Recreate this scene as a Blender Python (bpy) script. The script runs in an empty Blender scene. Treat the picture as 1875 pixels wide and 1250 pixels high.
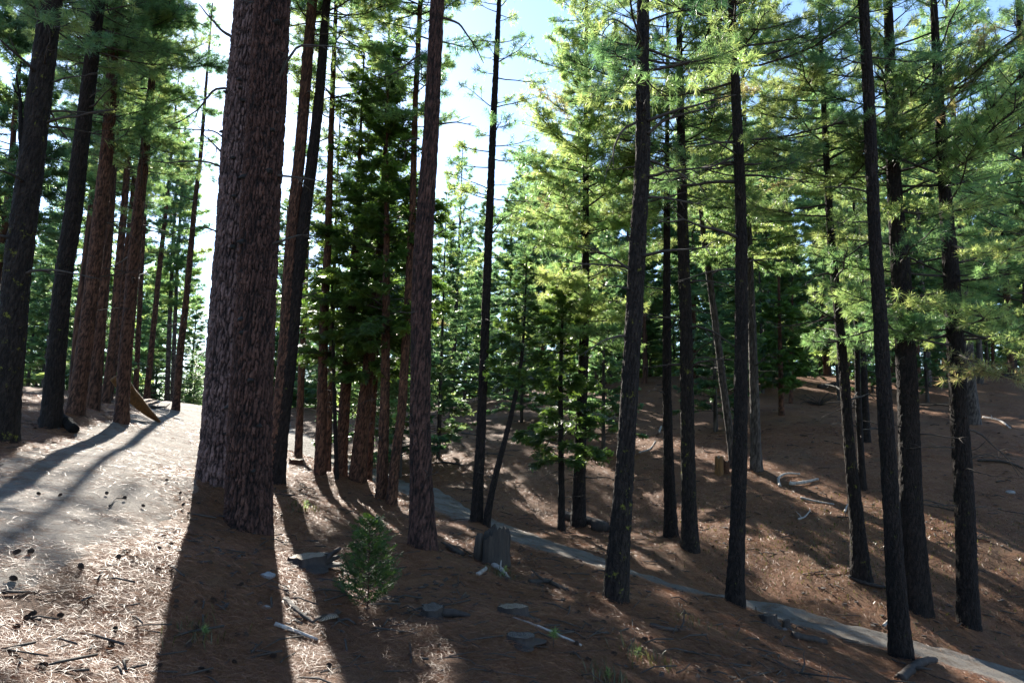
import bpy, math
import numpy as np
from mathutils import Vector, Matrix

PI = math.pi
rng = np.random.default_rng(11)
S = bpy.context.scene
COL = S.collection

# ------------------------------------------------------------------ camera
F, CX, CY = 1250.0, 937.5, 625.0
CAMZ = 1.6
TH, PH = math.radians(7.27), math.radians(1.07)
fw = np.array([0, math.cos(TH), math.sin(TH)])
r0 = np.array([1.0, 0, 0])
u0 = np.array([0, -math.sin(TH), math.cos(TH)])
rt = r0 * math.cos(PH) + u0 * math.sin(PH)
up = -r0 * math.sin(PH) + u0 * math.cos(PH)
CAM = np.array([0, 0, CAMZ])


def pt(x, y, d):
    """A measured image position at distance d -> a world position."""
    return CAM + d * (fw + rt * (x - CX) / F + up * (CY - y) / F)


cd = bpy.data.cameras.new('camera')
cam = bpy.data.objects.new('camera', cd)
COL.objects.link(cam)
cd.sensor_width = 36
cd.lens = 36 * F / 1875
cd.clip_end = 2000
cd.clip_start = 0.05
M = Matrix(((rt[0], up[0], -fw[0], CAM[0]), (rt[1], up[1], -fw[1], CAM[1]), (rt[2], up[2], -fw[2], CAM[2]), (0, 0, 0, 1)))
cam.matrix_world = M
S.camera = cam

# ------------------------------------------------------------------ light
SUN_EL = math.radians(29.0)
SUN_AZ = math.radians(-22.6)       # from +Y towards +X
sdir = np.array([math.sin(SUN_AZ) * math.cos(SUN_EL), math.cos(SUN_AZ) * math.cos(SUN_EL), math.sin(SUN_EL)])
sl = bpy.data.lights.new('sun', 'SUN')
sl.energy = 5.0
sl.angle = math.radians(0.5)
sl.color = (1.0, 0.93, 0.82)
so = bpy.data.objects.new('sun', sl)
COL.objects.link(so)
so.rotation_euler = Vector(sdir).to_track_quat('Z', 'Y').to_euler()
so.location = (0, 0, 60)
W = bpy.data.worlds.new('World')
S.world = W
W.use_nodes = True
nt = W.node_tree
bg = nt.nodes['Background']
sky = nt.nodes.new('ShaderNodeTexSky')
sky.sky_type = 'NISHITA'
sky.sun_disc = False
sky.sun_elevation = SUN_EL
sky.sun_rotation = SUN_AZ
sky.altitude = 1200
sky.air_density = 1.0
sky.dust_density = 0.3
sky.ozone_density = 2.0
nt.links.new(sky.outputs[0], bg.inputs[0])
bg.inputs[1].default_value = 0.108
S.view_settings.view_transform = 'Standard'
S.view_settings.look = 'None'
S.view_settings.exposure = 1.85
S.view_settings.gamma = 1
S.render.engine = 'CYCLES'
S.cycles.max_bounces = 6
S.cycles.diffuse_bounces = 3
S.cycles.glossy_bounces = 2
S.cycles.transmission_bounces = 4
S.cycles.transparent_max_bounces = 4
S.cycles.use_denoising = True
S.cycles.caustics_reflective = False
S.cycles.caustics_refractive = False
S.cycles.sample_clamp_indirect = 4.0


# ------------------------------------------------------------------ noise
def _hash(ix, iy, s):
    h = (ix.astype(np.int64) * 374761393 + iy.astype(np.int64) * 668265263 + s * 1442695041) & 0x7FFFFFFF
    h = (h ^ (h >> 13)) * 1274126177 & 0x7FFFFFFF
    h = (h ^ (h >> 16)) * 1103515245 & 0x7FFFFFFF
    return ((h >> 7) & 0xFFFF) / 65535.0


def vnoise(x, y, s=0):
    ix, iy = np.floor(x), np.floor(y)
    fx, fy = x - ix, y - iy
    fx, fy = fx * fx * (3 - 2 * fx), fy * fy * (3 - 2 * fy)
    a, b = _hash(ix, iy, s), _hash(ix + 1, iy, s)
    c, d = _hash(ix, iy + 1, s), _hash(ix + 1, iy + 1, s)
    return (a * (1 - fx) + b * fx) * (1 - fy) + (c * (1 - fx) + d * fx) * fy - 0.5


def cracks(u, v, nu, s):
    """Distance-to-border of jittered cells, periodic over nu cells in u: 0 in the furrows, about 1 in the plates."""
    iu, iv = np.floor(u), np.floor(v)
    f1 = np.full(u.shape, 9.0)
    f2 = np.full(u.shape, 9.0)
    for di in (-1, 0, 1):
        for dj in (-1, 0, 1):
            cu, cv = iu + di, iv + dj
            m = np.mod(cu, nu)
            px = cu + 0.15 + 0.7 * _hash(m, cv, s)
            py = cv + 0.1 + 0.8 * _hash(m, cv, s + 5)
            d = np.hypot(u - px, v - py)
            f2 = np.minimum(f2, np.maximum(d, f1))
            f1 = np.minimum(f1, d)
    return np.clip((f2 - f1) * 2.2, 0, 1)


# ------------------------------------------------------------------ terrain
CTRL = [  # image x, image y, distance
    (450, 985, 9.9), (400, 892, 11.3), (300, 900, 10), (12, 818, 11.6), (92, 790, 15), (136, 766, 17), (168, 752, 21),
    (222, 782, 18), (193, 740, 25), (321, 755, 31), (250, 728, 40), (345, 740, 45), (268, 728, 42), (120, 715, 38), (40, 705, 36),
    (150, 905, 9), (330, 775, 24), (280, 830, 14), (0, 1000, 6.2), (100, 905, 8.7), (0, 885, 9.0), (0, 1250, 4.0), (300, 1250, 4.9), (150, 1050, 5.9),
    (330, 1000, 7.4), (430, 1120, 6.4),
    (1842, 1232, 11.5), (1634, 1180, 12), (1400, 1120, 13.4), (1308, 1095, 13.5), (1130, 1045, 13), (942, 975, 16), (812, 922, 19), (672, 876, 23),
    (557, 825, 28), (505, 790, 36),
    (1126, 1112, 9.3), (1345, 1120, 12), (1650, 1217, 11), (776, 1005, 10.5), (872, 962, 15.5), (905, 1035, 11.5), (590, 874, 18), (654, 887, 17.8),
    (700, 918, 16.5), (513, 896, 15), (545, 835, 23), (672, 1120, 7.2), (565, 1030, 8.8), (795, 1130, 7.4), (940, 1130, 7.7), (940, 1250, 5.6),
    (600, 1250, 5.2), (1400, 1250, 6.8), (1600, 1250, 9.5), (1400, 1180, 9.5), (1200, 1250, 6.2),
    (1264, 1016, 16), (1229, 990, 17), (1059, 970, 19), (1577, 1063, 14.5), (1681, 1120, 13.5), (1774, 1154, 13.3),
    (1386, 870, 22), (1320, 868, 22), (1431, 758, 30), (1580, 894, 20), (1782, 782, 27), (1200, 690, 45), (1500, 688, 43), (1800, 688, 41),
    (830, 740, 43), (825, 781, 34), (580, 752, 46), (1100, 850, 24.5), (950, 850, 24.5), (1300, 780, 30), (1300, 720, 38), (1000, 785, 32),
    (1850, 860, 21), (1850, 1000, 16), (1600, 760, 31), (700, 790, 33),
]
cp = np.array([pt(*c) for c in CTRL])
EXTRA = np.array([(0, 0, -.45), (-1.5, -1, -.25), (2, -1, -.8), (0, -10, -0.5), (-10, -10, .5), (-9, 0, .75), (10, -10, -2.2), (9, 2, -2.0), (20, 3, -3.2), (30, 12, -1.2), (-25, 10, 1.6),
                  (-30, 30, 2.3), (-50, 60, 2.6), (-20, 80, 2.6), (5, 75, 3.6), (30, 62, 5.0), (55, 40, 5.0), (60, 5, 2), (-60, -10, 2), (0, -60, 0), (50, -50, -2),
                  (-50, 110, 2.6), (20, 110, 4.0), (90, 70, 4.5), (10, 58, 4.4), (25, 48, 4.9)], float)
cp = np.vstack([cp, EXTRA])


def _tps(r2):
    return np.where(r2 > 1e-9, 0.5 * r2 * np.log(np.maximum(r2, 1e-9)), 0)


def _fit(P, lam=0.6):
    n = len(P)
    d2 = ((P[:, None, :2] - P[None, :, :2]) ** 2).sum(2)
    A = np.zeros((n + 3, n + 3))
    A[:n, :n] = _tps(d2) + lam * np.eye(n)
    A[:n, n] = 1
    A[:n, n + 1:n + 3] = P[:, :2]
    A[n:, :n] = A[:n, n:].T
    return np.linalg.solve(A, np.concatenate([P[:, 2], [0, 0, 0]]))


COEF = _fit(cp)


def base_h(X, Y):
    X, Y = np.asarray(X, float), np.asarray(Y, float)
    sh = X.shape
    x, y = X.ravel().copy(), Y.ravel().copy()
    r = np.hypot(x, y)
    k = np.where(r > 105, 105 / np.maximum(r, 1), 1)
    x, y = x * k, y * k
    out = np.empty(len(x))
    n = len(cp)
    for a in range(0, len(x), 60000):
        b = slice(a, a + 60000)
        d2 = (x[b, None] - cp[None, :, 0]) ** 2 + (y[b, None] - cp[None, :, 1]) ** 2
        out[b] = _tps(d2) @ COEF[:n] + COEF[n] + COEF[n + 1] * x[b] + COEF[n + 2] * y[b]
    return out.reshape(sh)


def micro(X, Y):
    return 0.15 * vnoise(X * .55, Y * .55, 1) + 0.08 * vnoise(X * 1.7, Y * 1.7, 2) + 0.03 * vnoise(X * 4.3, Y * 4.3, 3) + 0.016 * vnoise(X * 11, Y * 11, 4)


# trail and road centre lines (world), with half widths
TRAIL_PX = [(1990, 1275, 11.0, .62), (1842, 1232, 11.5, .60), (1634, 1181, 12, .60), (1400, 1119, 13.3, .72), (1308, 1095, 13.5, .76), (1152, 1047, 13.3, .82), (1108, 1022, 13.8, .88), (942, 975, 16, .9),
            (812, 922, 19, .95), (750, 900, 21, .95), (672, 876, 23.5, .95), (557, 825, 28, 1.0), (505, 790, 36, 1.1), (480, 768, 46, 1.1)]
ROAD_PX = [(-700, 1120, 4.4, 1.25), (-260, 1060, 5.4, 1.2), (0, 968, 6.9, 1.2), (130, 908, 8.9, 1.25), (235, 848, 12.5, 1.3), (295, 800, 18, 1.35), (333, 765, 28, 1.5), (345, 742, 42, 1.6), (352, 736, 60, 1.6)]


WIDE = 1.12


def centre(pl):
    P = np.array([pt(a, b, c) for a, b, c, _ in pl])
    w = np.array([q[3] for q in pl])
    s = np.concatenate([[0], np.cumsum(np.hypot(*np.diff(P[:, :2], axis=0).T))])
    t = np.arange(0, s[-1], .12)
    x, y, ww = np.interp(t, s, P[:, 0]), np.interp(t, s, P[:, 1]), np.interp(t, s, w) * WIDE
    k = np.ones(17) / 17
    pad = lambda a: np.convolve(np.pad(a, 8, mode='reflect', reflect_type='odd'), k, 'valid')
    return pad(x), pad(y), ww


TRAIL, ROAD = centre(TRAIL_PX), centre(ROAD_PX)


def dist_to(line, X, Y):
    """signed closeness: distance to the centre line divided by its half width."""
    x, y, w = (a[::4] for a in line)
    X, Y = np.asarray(X, float), np.asarray(Y, float)
    sh = X.shape
    X, Y = X.ravel(), Y.ravel()
    out = np.full(len(X), 99.0)
    m = (X > x.min() - 4) & (X < x.max() + 4) & (Y > y.min() - 4) & (Y < y.max() + 4)
    idx = np.nonzero(m)[0]
    for a in range(0, len(idx), 40000):
        i = idx[a:a + 40000]
        d = np.hypot(X[i, None] - x[None], Y[i, None] - y[None])
        j = d.argmin(1)
        out[i] = d[np.arange(len(i)), j] / w[j]
    return out.reshape(sh)


MOUNDS = [tuple(pt(*q)[:2]) for q in ((450, 985, 9.9), (398, 893, 11.3), (3, 820, 11.6), (93, 792, 15), (136, 768, 17), (222, 784, 18), (321, 756, 31), (1126, 1115, 9.4), (1345, 1123, 12),
          (1650, 1220, 11), (775, 1007, 10.5), (872, 964, 15.5), (590, 876, 17.6), (654, 890, 17.6), (704, 920, 16.4), (510, 896, 15), (1264, 1018, 16), (1229, 992, 17), (1059, 972, 19),
          (1577, 1066, 14.5), (1681, 1123, 13.5), (1774, 1157, 13.3), (1386, 873, 22), (1782, 785, 27))]


def ground_h(X, Y, carve=True):
    X, Y = np.asarray(X, float), np.asarray(Y, float)
    q = np.minimum(dist_to(TRAIL, X, Y), dist_to(ROAD, X, Y))
    f = np.clip((q - 0.8) / 0.5, 0, 1)
    z = base_h(X, Y) + micro(X, Y) * (0.25 + 0.75 * f)
    for mx_, my_ in MOUNDS:
        d2 = (X - mx_) ** 2 + (Y - my_) ** 2
        k = d2 < 3.5
        if np.any(k):
            z = z + np.where(k, .13 * np.exp(-d2 / .32), 0)
    if carve:
        z = z - 0.07 * (1 - np.clip((q - .72) / .35, 0, 1))
    return z


def gz(x, y):
    return float(ground_h(np.array([x]), np.array([y]), False)[0])


def on_ground(px, py, dmin=2.0, dmax=90.0):
    """Where the sight line of an image position meets the terrain."""
    d = np.geomspace(dmin, dmax, 700)
    P = CAM[None] + d[:, None] * (fw + rt * (px - CX) / F + up * (CY - py) / F)[None]
    k = np.nonzero(P[:, 2] <= base_h(P[:, 0], P[:, 1]))[0]
    p = P[k[0]] if len(k) else P[-1]
    return np.array([p[0], p[1], gz(p[0], p[1])]), float(d[k[0]] if len(k) else d[-1])


# ------------------------------------------------------------------ materials
def mat(name):
    m = bpy.data.materials.new(name)
    m.use_nodes = True
    t = m.node_tree
    return m, t, t.nodes['Principled BSDF'], t.nodes, t.links


def ramp(N, stops):
    r = N.new('ShaderNodeValToRGB')
    e = r.color_ramp.elements
    while len(e) < len(stops):
        e.new(0.5)
    for i, (p, c) in enumerate(stops):
        e[i].position = p
        e[i].color = (*c, 1)
    return r


def noise(N, L, scale, detail=5, rough=.6, vec=None, stretch=None):
    n = N.new('ShaderNodeTexNoise')
    n.inputs['Scale'].default_value = scale
    n.inputs['Detail'].default_value = detail
    n.inputs['Roughness'].default_value = rough
    if vec is not None:
        if stretch:
            mp = N.new('ShaderNodeMapping')
            mp.inputs['Scale'].default_value = stretch
            L.new(vec, mp.inputs[0])
            vec = mp.outputs[0]
        L.new(vec, n.inputs['Vector'])
    return n


def mixc(N, L, fac, a, b, mode='MIX'):
    x = N.new('ShaderNodeMix')
    x.data_type = 'RGBA'
    x.blend_type = mode
    for sock, v in ((x.inputs[0], fac), (x.inputs[6], a), (x.inputs[7], b)):
        if isinstance(v, (int, float)):
            sock.default_value = v
        elif isinstance(v, tuple):
            sock.default_value = (*v, 1)
        else:
            L.new(v, sock)
    return x.outputs[2]


def bump(N, L, h, dist, strength=1.0):
    b = N.new('ShaderNodeBump')
    b.inputs['Distance'].default_value = dist
    b.inputs['Strength'].default_value = strength
    L.new(h, b.inputs['Height'])
    return b.outputs[0]


def bark_mat(name, crack_c, plate_a, plate_b, lichen=0.0, lichen_c=(.20, .22, .03)):
    m, t, B, N, L = mat(name)
    tc = N.new('ShaderNodeTexCoord').outputs['Object']
    at = N.new('ShaderNodeAttribute')
    at.attribute_name = 'plate'
    n1 = noise(N, L, 9, 6, .65, tc, (1, 1, .35))
    n2 = noise(N, L, 60, 4, .7, tc, (1, 1, .4))
    rp = ramp(N, [(.32, plate_a), (.68, plate_b)])
    L.new(n1.outputs[0], rp.inputs[0])
    c = mixc(N, L, at.outputs['Fac'], crack_c, rp.outputs[0])
    r2 = ramp(N, [(.3, (.6, .6, .6)), (.7, (1.25, 1.25, 1.25))])
    L.new(n2.outputs[0], r2.inputs[0])
    c = mixc(N, L, 1.0, c, r2.outputs[0], 'MULTIPLY')
    if lichen > 0:
        n3 = noise(N, L, 5.5, 8, .75, tc)
        r3 = ramp(N, [(.64 - lichen * .2, (0, 0, 0)), (.70 - lichen * .2, (1, 1, 1))])
        L.new(n3.outputs[0], r3.inputs[0])
        c = mixc(N, L, r3.outputs[0], c, lichen_c)
    L.new(c, B.inputs['Base Color'])
    B.inputs['Roughness'].default_value = .88
    B.inputs['Specular IOR Level'].default_value = .25
    v = N.new('ShaderNodeTexVoronoi')
    v.feature = 'DISTANCE_TO_EDGE'
    v.inputs['Scale'].default_value = 26
    mp = N.new('ShaderNodeMapping')
    mp.inputs['Scale'].default_value = (1, 1, .3)
    L.new(tc, mp.inputs[0])
    wob = noise(N, L, 14, 3, .5, tc)
    add = N.new('ShaderNodeVectorMath')
    add.operation = 'MULTIPLY_ADD'
    L.new(wob.outputs['Color'], add.inputs[0])
    add.inputs[1].default_value = (.05, .05, .03)
    L.new(mp.outputs[0], add.inputs[2])
    L.new(add.outputs[0], v.inputs['Vector'])
    ma = N.new('ShaderNodeMath')
    ma.operation = 'MULTIPLY_ADD'
    L.new(n2.outputs[0], ma.inputs[0])
    ma.inputs[1].default_value = .35
    L.new(v.outputs['Distance'], ma.inputs[2])
    L.new(bump(N, L, ma.outputs[0], .05), B.inputs['Normal'])
    return m


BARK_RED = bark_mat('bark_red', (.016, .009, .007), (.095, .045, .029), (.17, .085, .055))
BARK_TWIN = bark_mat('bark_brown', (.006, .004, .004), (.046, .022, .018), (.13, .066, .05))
BARK_SKYLIT = bark_mat('bark_skylit', (.014, .010, .011), (.12, .076, .073), (.24, .16, .148))  # twin bark lightened for the rear trunk: sky light and lens veil in the colour
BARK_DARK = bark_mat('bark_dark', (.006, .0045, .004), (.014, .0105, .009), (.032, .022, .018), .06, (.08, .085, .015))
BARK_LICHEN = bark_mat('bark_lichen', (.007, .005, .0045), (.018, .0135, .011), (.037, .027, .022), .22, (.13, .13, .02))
BARK_CEDAR = bark_mat('bark_cedar', (.018, .010, .007), (.10, .046, .027), (.18, .085, .05))
BARK_GREY = bark_mat('bark_grey', (.025, .021, .019), (.09, .073, .064), (.14, .12, .105))

m, t, B, N, L = mat('dead_wood')
tc = N.new('ShaderNodeTexCoord').outputs['Object']
n1 = noise(N, L, 14, 5, .6, tc, (1, 1, .2))
rp = ramp(N, [(.3, (.014, .011, .009)), (.7, (.055, .043, .034))])
L.new(n1.outputs[0], rp.inputs[0])
L.new(rp.outputs[0], B.inputs['Base Color'])
B.inputs['Roughness'].default_value = .85
L.new(bump(N, L, n1.outputs[0], .01), B.inputs['Normal'])
DEADWOOD = m


def wood_mat(name, a, b, scale=18, stretch=(1, 1, .15)):
    m, t, B, N, L = mat(name)
    tc = N.new('ShaderNodeTexCoord').outputs['Object']
    n1 = noise(N, L, scale, 6, .65, tc, stretch)
    rp = ramp(N, [(.32, a), (.68, b)])
    L.new(n1.outputs[0], rp.inputs[0])
    L.new(rp.outputs[0], B.inputs['Base Color'])
    B.inputs['Roughness'].default_value = .8
    L.new(bump(N, L, n1.outputs[0], .012), B.inputs['Normal'])
    return m


BLEACHED = wood_mat('bleached_wood', (.17, .15, .13), (.42, .38, .34))
KNOT = wood_mat('knot_wood', (.003, .0025, .002), (.014, .010, .008), 30, (1, 1, 1))
YELLOWWOOD = wood_mat('split_wood', (.05, .022, .007), (.19, .09, .022))
WEATHERED = wood_mat('weathered_wood', (.012, .009, .007), (.052, .038, .028), 22)
CHARRED = wood_mat('charred_wood', (.008, .006, .005), (.042, .029, .022), 16)


def ring_mat(name, a, b):
    m, t, B, N, L = mat(name)
    tc = N.new('ShaderNodeTexCoord').outputs['Object']
    w = N.new('ShaderNodeTexWave')
    w.wave_type = 'RINGS'
    w.rings_direction = 'Z'
    w.inputs['Scale'].default_value = 14
    w.inputs['Distortion'].default_value = 3.5
    w.inputs['Detail'].default_value = 3
    L.new(tc, w.inputs['Vector'])
    n1 = noise(N, L, 9, 6, .7, tc)
    f = mixc(N, L, .55, w.outputs['Color'], n1.outputs['Color'])
    rp = ramp(N, [(.3, a), (.7, b)])
    L.new(f, rp.inputs[0])
    L.new(rp.outputs[0], B.inputs['Base Color'])
    B.inputs['Roughness'].default_value = .8
    L.new(bump(N, L, f, .006), B.inputs['Normal'])
    return m


CUT_TAN = ring_mat('cut_wood_tan', (.10, .07, .045), (.26, .20, .14))
CUT_GREY = ring_mat('cut_wood_grey', (.035, .026, .02), (.12, .098, .08))


def leaf_mat(name, stops, trans, tfac, rough=.38):
    m, t, B, N, L = mat(name)
    at = N.new('ShaderNodeAttribute')
    at.attribute_name = 'tint'
    oi = N.new('ShaderNodeObjectInfo')
    rp = ramp(N, stops)
    L.new(at.outputs['Fac'], rp.inputs[0])
    hs = N.new('ShaderNodeHueSaturation')
    mr = N.new('ShaderNodeMapRange')
    L.new(oi.outputs['Random'], mr.inputs[0])
    mr.inputs[3].default_value = .75
    mr.inputs[4].default_value = 1.2
    L.new(mr.outputs[0], hs.inputs['Value'])
    L.new(rp.outputs[0], hs.inputs['Color'])
    L.new(hs.outputs[0], B.inputs['Base Color'])
    B.inputs['Roughness'].default_value = rough
    B.inputs['Specular IOR Level'].default_value = .5
    tr = N.new('ShaderNodeBsdfTranslucent')
    c = mixc(N, L, 1.0, hs.outputs[0], trans, 'MULTIPLY')
    L.new(c, tr.inputs[0])
    mx = N.new('ShaderNodeMixShader')
    mx.inputs[0].default_value = tfac
    L.new(B.outputs[0], mx.inputs[1])
    L.new(tr.outputs[0], mx.inputs[2])
    L.new(mx.outputs[0], N['Material Output'].inputs[0])
    return m


NEEDLE = leaf_mat('pine_needles', [(0, (.022, .058, .030)), (.45, (.048, .095, .036)), (.88, (.10, .14, .05)), (.96, (.075, .078, .04)), (1, (.075, .06, .04))], (6.3, 5.2, 4.4), .58)
CEDARLEAF = leaf_mat('cedar_sprays', [(0, (.022, .052, .020)), (.5, (.045, .09, .028)), (1, (.085, .135, .036))], (4.9, 4.2, 2.2), .5)
FIRLEAF = leaf_mat('far_needles', [(0, (.022, .058, .036)), (.5, (.042, .09, .042)), (1, (.09, .14, .055))], (6.8, 5.3, 4.0), .6)
GRASS = leaf_mat('dry_grass', [(0, (.035, .045, .013)), (1, (.10, .085, .03))], (1.6, 1.6, 1.0), .4)

# needle litter blades
m, t, B, N, L = mat('fallen_needles')
at = N.new('ShaderNodeAttribute')
at.attribute_name = 'tint'
rp = ramp(N, [(0, (.05, .019, .009)), (.45, (.18, .072, .033)), (.8, (.28, .135, .07)), (1, (.32, .20, .115))])
L.new(at.outputs['Fac'], rp.inputs[0])
L.new(rp.outputs[0], B.inputs['Base Color'])
B.inputs['Roughness'].default_value = .5
B.inputs['Specular IOR Level'].default_value = .5
tr = N.new('ShaderNodeBsdfTranslucent')
L.new(mixc(N, L, 1.0, rp.outputs[0], (1.3, 1.2, 1.0), 'MULTIPLY'), tr.inputs[0])
mx = N.new('ShaderNodeMixShader')
mx.inputs[0].default_value = .22
L.new(B.outputs[0], mx.inputs[1])
L.new(tr.outputs[0], mx.inputs[2])
L.new(mx.outputs[0], N['Material Output'].inputs[0])
LITTER = m

# forest floor
m, t, B, N, L = mat('forest_floor')
geo = N.new('ShaderNodeNewGeometry').outputs['Position']
n1 = noise(N, L, .45, 6, .6, geo)
n2 = noise(N, L, 6, 8, .7, geo)
n3 = noise(N, L, 55, 6, .75, geo)
r1 = ramp(N, [(.3, (.066, .029, .014)), (.5, (.165, .080, .040)), (.72, (.245, .130, .070))])
mm = mixc(N, L, .5, n1.outputs['Fac'], n2.outputs['Fac'])
L.new(mm, r1.inputs[0])
r2 = ramp(N, [(.28, (.35, .33, .32)), (.5, (.95, .95, .95)), (.75, (1.5, 1.45, 1.35))])
L.new(n3.outputs[0], r2.inputs[0])
c = mixc(N, L, 1.0, r1.outputs[0], r2.outputs[0], 'MULTIPLY')
r3 = ramp(N, [(.6, (0, 0, 0)), (.72, (1, 1, 1))])
n4 = noise(N, L, 1.6, 7, .7, geo)
L.new(n4.outputs[0], r3.inputs[0])
dk = N.new('ShaderNodeMath')
dk.operation = 'MULTIPLY'
dk.inputs[1].default_value = .6
L.new(r3.outputs[0], dk.inputs[0])
c = mixc(N, L, dk.outputs[0], c, (.05, .034, .026))
n5 = noise(N, L, .33, 7, .7, geo)
r5 = ramp(N, [(.52, (0, 0, 0)), (.66, (.55, .55, .55))])
L.new(n5.outputs[0], r5.inputs[0])
c = mixc(N, L, r5.outputs[0], c, (.085, .066, .042))
L.new(c, B.inputs['Base Color'])
B.inputs['Roughness'].default_value = .8
B.inputs['Specular IOR Level'].default_value = .2
hm = mixc(N, L, .35, n3.outputs['Fac'], n2.outputs['Fac'])
L.new(bump(N, L, hm, .06), B.inputs['Normal'])
FLOOR = m


def dirt(name, a, b, specks):
    m, t, B, N, L = mat(name)
    geo = N.new('ShaderNodeNewGeometry').outputs['Position']
    n1 = noise(N, L, 1.3, 8, .65, geo)
    n3 = noise(N, L, 70, 5, .75, geo)
    n4 = noise(N, L, 2.2, 9, .8, geo)
    rp = ramp(N, [(.35, a), (.65, b)])
    L.new(n1.outputs[0], rp.inputs[0])
    r2 = ramp(N, [(.3, (.6, .6, .6)), (.7, (1.2, 1.2, 1.2))])
    L.new(n3.outputs[0], r2.inputs[0])
    c = mixc(N, L, 1.0, rp.outputs[0], r2.outputs[0], 'MULTIPLY')
    r3 = ramp(N, [(.5, (0, 0, 0)), (.62, (.85, .85, .85))])
    L.new(n4.outputs[0], r3.inputs[0])
    c = mixc(N, L, r3.outputs[0], c, specks)
    L.new(c, B.inputs['Base Color'])
    B.inputs['Roughness'].default_value = .85
    B.inputs['Specular IOR Level'].default_value = .15
    L.new(bump(N, L, mixc(N, L, .4, n3.outputs['Fac'], n4.outputs['Fac']), .07), B.inputs['Normal'])
    return m


TRAILMAT = dirt('trail_dust', (.16, .145, .125), (.25, .228, .20), (.10, .068, .048))
ROADMAT = dirt('road_dust', (.19, .165, .14), (.29, .255, .215), (.14, .085, .055))
ROCKMAT = dirt('pale_rock', (.32, .32, .33), (.5, .5, .5), (.2, .19, .18))
CONEMAT = wood_mat('cone_scales', (.025, .016, .012), (.10, .06, .04), 60, (1, 1, 1))


# ------------------------------------------------------------------ mesh helpers
class Buf:
    """Collects geometry for ONE mesh."""

    def __init__(s):
        s.v, s.q, s.t, s.mq, s.mt, s.a, s.n = [], [], [], [], [], [], 0

    def add(s, V, Q=None, T=None, mi=0, at=0.5):
        V = np.asarray(V, float)
        s.v.append(V)
        s.a.append(np.broadcast_to(np.asarray(at, float), (len(V),)))
        if Q is not None and len(Q):
            s.q.append(np.asarray(Q) + s.n)
            s.mq.append(np.full(len(Q), mi))
        if T is not None and len(T):
            s.t.append(np.asarray(T) + s.n)
            s.mt.append(np.full(len(T), mi))
        s.n += len(V)

    def mesh(s, name, mats, attr='tint', smooth=True):
        V = np.concatenate(s.v)
        Q = np.concatenate(s.q) if s.q else np.zeros((0, 4), int)
        T = np.concatenate(s.t) if s.t else np.zeros((0, 3), int)
        me = bpy.data.meshes.new(name)
        me.vertices.add(len(V))
        me.vertices.foreach_set('co', V.astype(np.float32).ravel())
        nl = Q.size + T.size
        me.loops.add(nl)
        me.loops.foreach_set('vertex_index', np.concatenate([Q.ravel(), T.ravel()]).astype(np.int32))
        me.polygons.add(len(Q) + len(T))
        st = np.concatenate([np.arange(len(Q)) * 4, Q.size + np.arange(len(T)) * 3])
        me.polygons.foreach_set('loop_start', st.astype(np.int32))
        mi = np.concatenate((s.mq + s.mt) or [np.zeros(0)]).astype(np.int32)
        me.polygons.foreach_set('material_index', mi)
        me.polygons.foreach_set('use_smooth', np.full(len(Q) + len(T), smooth))
        at = me.attributes.new(attr, 'FLOAT', 'POINT')
        at.data.foreach_set('value', np.concatenate(s.a).astype(np.float32))
        for q in mats:
            me.materials.append(q)
        me.update(calc_edges=True)
        return me


def unit(a):
    return a / np.maximum(np.linalg.norm(a, axis=-1, keepdims=True), 1e-9)


def frame(d):
    """two axes square to each direction"""
    d = unit(np.atleast_2d(d))
    h = np.where(np.abs(d[:, 2:3]) < .9, np.array([[0, 0, 1.0]]), np.array([[1.0, 0, 0]]))
    a = unit(np.cross(h, d))
    return a, np.cross(d, a)


def tube(P, R, seg, cap=True):
    """ring-swept tube along points P with radii R"""
    P = np.asarray(P, float)
    n = len(P)
    R = np.broadcast_to(np.asarray(R, float), (n,))
    d = np.gradient(P, axis=0)
    a, b = frame(unit(d.mean(0)))
    dd = unit(d)
    a = unit(a - dd * (dd * a).sum(1, keepdims=True))
    b = np.cross(dd, a)
    th = np.arange(seg) * 2 * PI / seg
    V = P[:, None] + R[:, None, None] * (np.cos(th)[None, :, None] * a[:, None] + np.sin(th)[None, :, None] * b[:, None])
    i = np.arange(n - 1)[:, None] * seg
    j = np.arange(seg)[None]
    k = (j + 1) % seg
    Q = np.stack([i + j, i + k, i + seg + k, i + seg + j], -1).reshape(-1, 4)
    V = V.reshape(-1, 3)
    T = None
    if cap:
        c = len(V)
        V = np.vstack([V, P[:1], P[-1:]])
        jj = np.arange(seg)
        kk = (jj + 1) % seg
        T = np.vstack([np.stack([np.full(seg, c), kk, jj], 1), np.stack([np.full(seg, c + 1), (n - 1) * seg + jj, (n - 1) * seg + kk], 1)])
    return V, Q, T


def link(name, me, parent=None, loc=None):
    o = bpy.data.objects.new(name, me)
    COL.objects.link(o)
    if parent is not None:
        o.parent = parent
    if loc is not None:
        o.location = loc
    return o


def tag(o, label, cat, group=None):
    o['label'] = label
    o['category'] = cat
    if group:
        o['group'] = group
    return o


def thing(name, label, cat, loc=(0, 0, 0), group=None, rotz=0.0):
    o = bpy.data.objects.new(name, None)
    o.empty_display_size = .2
    COL.objects.link(o)
    o.location = tuple(float(q) for q in loc)
    o.rotation_euler = (0, 0, rotz)
    return tag(o, label, cat, group)


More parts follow.
